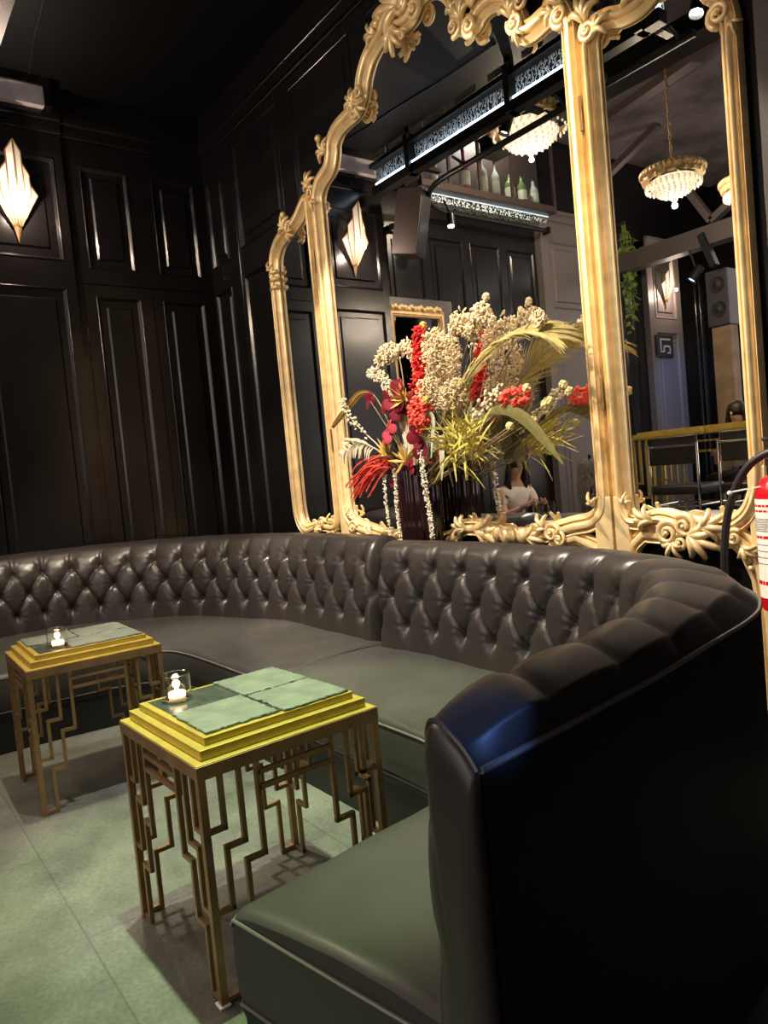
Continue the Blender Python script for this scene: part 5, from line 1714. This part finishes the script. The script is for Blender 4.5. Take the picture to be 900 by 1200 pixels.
# tall bar table in the same stepped style, with a chair
BT = thing('bar_table', 'tall stepped brass bar table with meander legs, seen low in the mirror wing', 'table', (-3.78, -1.30, 0))
L = BT.location
x0, x1, y0, y1, zt = -4.66, -2.9, -1.60, -1.0, 1.44
mb = MB(); mb.mm((x0, y0, zt - 0.03), (x1, y1, zt)); mb.mm((x0 + 0.03, y0 + 0.03, zt), (x1 - 0.03, y1 - 0.03, zt + 0.025)); mb.mm((x0 + 0.06, y0 + 0.06, zt + 0.025), (x1 - 0.06, y1 - 0.06, zt + 0.045)); mb.build('tabletop', BRASS, BT, L, bevel=0.002)
def tall_leg(xc, yc, sx):
    mb = MB()
    w = 0.022
    mb.bar((xc, yc, 0), (xc, yc, zt - 0.03), 0.03)
    for d, za, zb_ in ((0.075, 1.41, 0.95), (0.15, 1.41, 0.80), (0.225, 1.41, 0.55)):
        mb.bar((xc + sx * d, yc, za), (xc + sx * d, yc, zb_), w)
        mb.bar((xc + sx * (d - 0.075), yc, zb_), (xc + sx * (d + 0.01), yc, zb_), w)
        if d > 0.1:
            mb.bar((xc + sx * (d - 0.075), yc, zb_), (xc + sx * (d - 0.075), yc, zb_ - 0.32), w); mb.bar((xc + sx * (d - 0.15), yc, zb_ - 0.32), (xc + sx * (d - 0.065), yc, zb_ - 0.32), w)
    return mb
for xc, sx in ((x0 + 0.03, 1), (x1 - 0.03, -1)):
    for yc in (y0 + 0.03, y1 - 0.03):
        tall_leg(xc, yc, sx).build('leg', BRASS, BT, L)
for z in (1.34, 1.24):
    mb = MB(); mb.bar((x0 + 0.25, y1 - 0.03, z), (x1 - 0.25, y1 - 0.03, z), 0.02); mb.build('side_rail', BRASS, BT, L)

def bar_chair(x, y, label):
    t = thing('bar_chair', label, 'chair', (x, y, 0), 'chrome bar chairs at the tall table')
    L = V((x, y, 0))
    w, d = 0.24, 0.22
    for sx in (-1, 1):
        for sy in (-1, 1):
            mb = MB(); top = 1.33 if sy > 0 else 0.90
            mb.tube([(x + sx * w, y + sy * d, 0), (x + sx * w, y + sy * d, top)], 0.013, 10); mb.build('leg', CHROME, t, L, smooth=True)
    for nm, z in (('back_rail', 1.31), ('foot_rail', 0.52), ('seat_rail', 0.76)):
        mb = MB(); q = [(x - w, y + d, z), (x + w, y + d, z)]
        if z < 1:
            q = [(x - w, y - d, z), (x - w, y + d, z), (x + w, y + d, z), (x + w, y - d, z), (x - w, y - d, z)]
        for a, c in zip(q, q[1:]):
            mb.tube([a, c], 0.012, 10)
        mb.build(nm, CHROME, t, L, smooth=True)
    mb = MB(); mb.mm((x - w - 0.01, y - d, 0.86), (x + w + 0.01, y + d, 0.95)); mb.build('seat', LEATHER, t, L, bevel=0.03, seg=3)
    mb = MB(); mb.mm((x - w + 0.01, y + d - 0.05, 1.14), (x + w - 0.01, y + d - 0.015, 1.40)); mb.build('backrest', LEATHER, t, L, bevel=0.014, seg=3)
bar_chair(-3.80, -0.62, 'chrome framed black bar chair drawn up to the tall brass table, farther from the extinguisher')
bar_chair(-3.12, -0.62, 'chrome framed black bar chair drawn up to the tall brass table, nearer the extinguisher')
mb = MB(); mb.mm((-3.9, -2.3, 0.0), (-2.9, -1.8, 0.48)); tag(mb.build('blue_ottoman', mat('blue_vinyl', (0.01, 0.10, 0.42), 0.4, emit=None), None, (-3.4, -2.05, 0), bevel=0.04, seg=3), 'low blue padded ottoman under the tall brass table', 'ottoman')

# ------------------------------------------------------------------ people
def skin_mesh(name, pts, edges, m, parent, L, sub=2):
    """pts: (co, radius) with the root first"""
    me = bpy.data.meshes.new(name)
    me.from_pydata([tuple(p[0]) for p in pts], edges, [])
    me.materials.append(m)
    o = bpy.data.objects.new(name, me)
    COL.objects.link(o)
    o.parent = parent
    sk = o.modifiers.new('skin', 'SKIN')
    sk.use_smooth_shade = True
    for i, v in enumerate(me.skin_vertices[0].data):
        r = pts[i][1]
        v.radius = (r, r) if not hasattr(r, '__len__') else r
        v.use_root = (i == 0)
    s = o.modifiers.new('sub', 'SUBSURF')
    s.levels = s.render_levels = sub
    return o

SKIN = mat('skin', (0.60, 0.36, 0.26), 0.5)
HAIR = mat('dark_hair', (0.02, 0.012, 0.01), 0.45)
def person(loc, rz, label, shirt, trousers, seat_z, skirt=False):
    """a seated figure facing local +X; the seat top is at seat_z"""
    t = thing('person', label, 'person', (loc[0], loc[1], loc[2]), None, rz)
    s = seat_z
    H = s + 0.13
    P = [((0, 0, H), 0.110), ((0.0, 0, H + 0.16), 0.092), ((0.015, 0, H + 0.33), 0.095), ((0.02, 0, H + 0.44), 0.062), ((0.045, 0, H + 0.53), 0.048),     # 0-4 spine, neck
         ((0.065, 0, H + 0.60), 0.072), ((0.085, 0, H + 0.69), 0.090), ((0.08, 0, H + 0.76), 0.070)]                                                     # 5-7 head
    E = [(0, 1), (1, 2), (2, 3), (3, 4), (4, 5), (5, 6), (6, 7)]
    hand_roots = []
    for sg in (-1, 1):
        k = len(P)
        P += [((0.02, sg * 0.165, H + 0.41), 0.052), ((0.09, sg * 0.215, H + 0.22), 0.044), ((0.16, sg * 0.21, H + 0.16), 0.042), ((0.33, sg * 0.10, H + 0.24), 0.030), ((0.40, sg * 0.075, H + 0.27), (0.036, 0.018))]
        E += [(3, k), (k, k + 1), (k + 1, k + 2), (k + 2, k + 3), (k + 3, k + 4)]
        h = k + 4
        for j in range(4):
            f = len(P)
            off = (j - 1.5) * 0.017
            Lf = (0.055, 0.065, 0.06, 0.045)[j]
            P += [((0.435, sg * 0.075, H + 0.27 + off), 0.0085), ((0.435 + Lf * 0.6, sg * 0.065, H + 0.28 + off), 0.008), ((0.435 + Lf, sg * 0.04, H + 0.275 + off), 0.007)]
            E += [(h, f), (f, f + 1), (f + 1, f + 2)]
        f = len(P)
        P += [((0.40, sg * 0.055, H + 0.305), 0.010), ((0.43, sg * 0.035, H + 0.315), 0.009)]
        E += [(h, f), (f, f + 1)]
        k = len(P)
        P += [((0.05, sg * 0.095, H - 0.02), 0.098), ((0.46, sg * 0.11, H + 0.0), 0.062), ((0.45, sg * 0.11, H - 0.22), 0.055), ((0.42, sg * 0.11, H - 0.46), 0.036), ((0.56, sg * 0.12, H - 0.50), 0.028)]
        E += [(0, k), (k, k + 1), (k + 1, k + 2), (k + 2, k + 3), (k + 3, k + 4)]
    body = skin_mesh('body', P, E, SKIN, t, loc)
    # face
    mb = MB()
    c = V((0.09, 0, H + 0.675))
    mb.blob(c + V((0.090, 0, -0.005)), (0.018, 0.012, 0.024))
    for sg in (-1, 1):
        mb.ball(c + V((0.0, sg * 0.088, -0.01)), (0.018, 0.010, 0.030), 10, 8)
    mb.build('nose_and_ears', SKIN, body, smooth=True, angle=180)
    mb = MB()
    for sg in (-1, 1):
        mb.ball(c + V((0.078, sg * 0.034, 0.015)), (0.010, 0.014, 0.008), 10, 8)
    mb.build('eye_line', HAIR, body, smooth=True)
    mb = MB(); mb.ball(c + V((0.078, 0, -0.05)), (0.010, 0.024, 0.007), 10, 8); mb.build('mouth', mat('lip', (0.4, 0.1, 0.09), 0.4), body, smooth=True)
    # shirt
    Ps = [((0, 0, H - 0.02), 0.140), ((0.0, 0, H + 0.16), 0.132), ((0.02, 0, H + 0.33), 0.142), ((0.022, 0, H + 0.425), 0.098)]
    Es = [(0, 1), (1, 2), (2, 3)]
    for sg in (-1, 1):
        k = len(Ps)
        Ps += [((0.02, sg * 0.17, H + 0.41), 0.076), ((0.06, sg * 0.20, H + 0.31), 0.060), ((0.085, sg * 0.214, H + 0.235), 0.058)]
        Es += [(3, k), (k, k + 1), (k + 1, k + 2)]
    skin_mesh('shirt', Ps, Es, shirt, t, loc)
    Pt = [((0, 0, H - 0.02), 0.126)]
    Et = []
    for sg in (-1, 1):
        k = len(Pt)
        Pt += [((0.06, sg * 0.095, H - 0.02), 0.106), ((0.46, sg * 0.11, H + 0.0), 0.072), ((0.45, sg * 0.11, H - 0.22), 0.064), ((0.425, sg * 0.11, H - 0.42), 0.050)]
        Et += [(0, k), (k, k + 1), (k + 1, k + 2), (k + 2, k + 3)]
    skin_mesh('trousers', Pt, Et, trousers, t, loc)
    # hair: a cap and a fall behind the shoulders
    mb = MB()
    mb.ball(c + V((-0.018, 0, 0.035)), (0.100, 0.100, 0.100), 20, 14)
    for k in range(22):
        a = pi * (0.42 + 1.16 * k / 21)
        o_ = V((0.085 * cos(a), 0.095 * sin(a), 0))
        mb.tube(crs([c + o_ * 0.9 + V((-0.018, 0, 0.05)), c + o_ * 1.12 + V((-0.02, 0, -0.06)), c + o_ * 1.2 + V((-0.03, 0, -0.19)), c + o_ * 1.0 + V((-0.03, 0, -0.30))], 4), [0.026] * 10 + [0.022, 0.016, 0.006], 6)
    mb.build('hair', HAIR, t, smooth=True, angle=180)
    return t
WHITEC = mat('white_cotton', (0.78, 0.72, 0.68), 0.8)
DENIM = mat('black_trousers', (0.015, 0.015, 0.02), 0.7)
GREYC = mat('grey_wool', (0.20, 0.18, 0.18), 0.9)
person((-5.56, -0.14, 0.0), radians(12), 'seated person in a white top with long dark hair, holding both hands up', WHITEC, DENIM, 0.46)
person((-4.00, -2.10, 0.0), radians(95), 'seated person in a grey top behind the tall brass table', GREYC, DENIM, 0.80)
def stool(x, y, h, label):
    t = thing('padded_stool', label, 'stool', (x, y, 0))
    mb = MB(); mb.lathe([(0.17, h - 0.07), (0.20, h - 0.05), (0.20, h - 0.015), (0.18, h), (0.02, h + 0.002)], (x, y, 0), 28); mb.build('seat', LEATHER, t, t.location, smooth=True)
    for k in range(4):
        a = pi / 4 + k * pi / 2
        mb = MB(); mb.tube([(x + 0.13 * cos(a), y + 0.13 * sin(a), h - 0.06), (x + 0.19 * cos(a), y + 0.19 * sin(a), 0)], 0.014, 8); mb.build('leg', BLACKMETAL, t, t.location, smooth=True)
stool(-5.56, -0.14, 0.46, 'round black padded stool under the person in white')
stool(-4.00, -2.10, 0.80, 'round black padded bar stool under the person in grey')
# side table with glassware in front of the person in white
t = thing('pedestal_table', 'round dark pedestal table carrying glassware beside the person in white', 'table', (-4.93, 0.16, 0))
L = t.location
mb = MB(); mb.lathe([(0.03, 0.735), (0.24, 0.735), (0.255, 0.745), (0.255, 0.755), (0.25, 0.76), (0.02, 0.76)], L, 40); mb.build('tabletop', DARKSTONE, t, L, smooth=True, angle=30)
mb = MB(); mb.lathe([(0.03, 0.74), (0.03, 0.05), (0.06, 0.03), (0.22, 0.02), (0.23, 0.0)], L, 32); mb.build('pedestal', BLACKMETAL, t, L, smooth=True, angle=40)
for k, (dx, dy) in enumerate(((-0.18, 0.05), (-0.10, 0.14), (0.0, 0.06), (0.08, 0.16), (0.16, 0.02), (0.05, -0.10))):
    g = (L.x + dx, L.y + dy, 0.760)
    h = (0.10, 0.09, 0.13, 0.11, 0.09, 0.12)[k]
    mb = MB(); mb.lathe([(0.028, 0), (0.034, 0.003), (0.038, h), (0.0365, h), (0.032, 0.012), (0.004, 0.010)], g, 20)
    tag(mb.build('drinking_glass', GLASS, None, g, smooth=True), ['clear tumbler nearest the person in white', 'low clear tumbler on the mirror side of the round table', 'tall clear glass in the middle of the round table',
        'clear tumbler at the back edge of the round table', 'low clear tumbler farthest from the person in white', 'tall clear glass on the camera side of the round table'][k], 'glass', 'glasses on the round table')
# grey fur coat over a coat stand
t = thing('coat_stand', 'black coat stand half hidden by the gilt joint of the mirror', 'coat stand', (-4.66, -0.32, 0))
mb = MB(); mb.lathe([(0.16, 0), (0.16, 0.015), (0.02, 0.03), (0.015, 1.30), (0.005, 1.31)], t.location, 24); mb.build('pole', BLACKMETAL, t, t.location, smooth=True, angle=40)
FUR = mat('grey_fur', (0.22, 0.20, 0.19), 0.95)
mb = MB()
r = random.Random(9)
for k in range(900):
    z = 0.72 + 0.54 * r.random()
    a = r.uniform(0, 2 * pi)
    q = 0.105 * (0.55 + 0.45 * sin(pi * (z - 0.70) / 0.75)) + 0.01 * sin(9 * z)
    p = V((-4.66 + q * cos(a), -0.32 + q * 1.2 * sin(a), z))
    d = V((cos(a) * 0.6, sin(a) * 0.6, -0.8)).normalized()
    mb.tube([p, p + d * 0.025, p + d * 0.055 + V((0, 0, -0.012))], [0.012, 0.009, 0.002], 4)
tag(mb.build('fur_coat', FUR, None, (-4.66, -0.32, 1.26)), 'shaggy grey fur hanging on the coat stand by the gilt joint', 'coat')

# ---- added unseen glow panel behind shelves, for highlights on mouldings and gilding
t = thing('fill_shelving', 'added unseen shelving with a glowing fill panel on the far wall of the bar room', 'shelving', (-2.3, -5.7, 0))
L = t.location
bx0, bx1 = -4.3, -0.5
mb = MB(); mb.mm((bx0, -5.90, 0.85), (bx1, -5.86, 5.2)); mb.build('light_panel', emission('back_fill_glow', (1.0, 0.86, 0.80), BACK_FILL), t, L)
mb = MB(); mb.mm((bx0 - 0.05, -5.90, 0), (bx1 + 0.05, -5.35, 0.85)); mb.build('base_cabinet', WOODB, t, L, bevel=0.01)
for z in (1.5, 2.2, 2.9, 3.6):
    mb = MB(); mb.mm((bx0, -5.86, z), (bx1, -5.60, z + 0.03)); mb.build('shelf', WOODB, t, L)
for k in range(4):
    x = bx0 + (bx1 - bx0) * k / 3
    mb = MB(); mb.mm((x - 0.03, -5.86, 0.85), (x + 0.03, -5.60, 5.2)); mb.build('upright', WOODB, t, L)
# blue lamp on the side wall by the sofa end
t = thing('blue_wall_lamp', 'small blue spot lamp high on the side wall facing the sofa end', 'spotlight', (1.68, 1.10, 2.62))
L = t.location
d = (V((-0.76, 0.76, 0.90)) - L).normalized(); M = d.to_track_quat('Z', 'Y').to_matrix()
mb = MB(); mb.lathe([(0.02, -0.12), (0.04, -0.11), (0.045, 0), (0.038, 0), (0.03, -0.02)], L, 16, M); mb.build('housing', BLACKMETAL, t, L, smooth=True)
mb = MB(); mb.tube([L - d * 0.08, (1.75, 1.10, 2.70)], 0.012, 8); mb.build('arm', BLACKMETAL, t, L)
lamp('blue_bulb', 'SPOT', L + d * 0.02, 420, (0.16, 0.34, 1.0), t, 0.02, (-0.79, 0.72, 0.92), 3.4, 0.6)
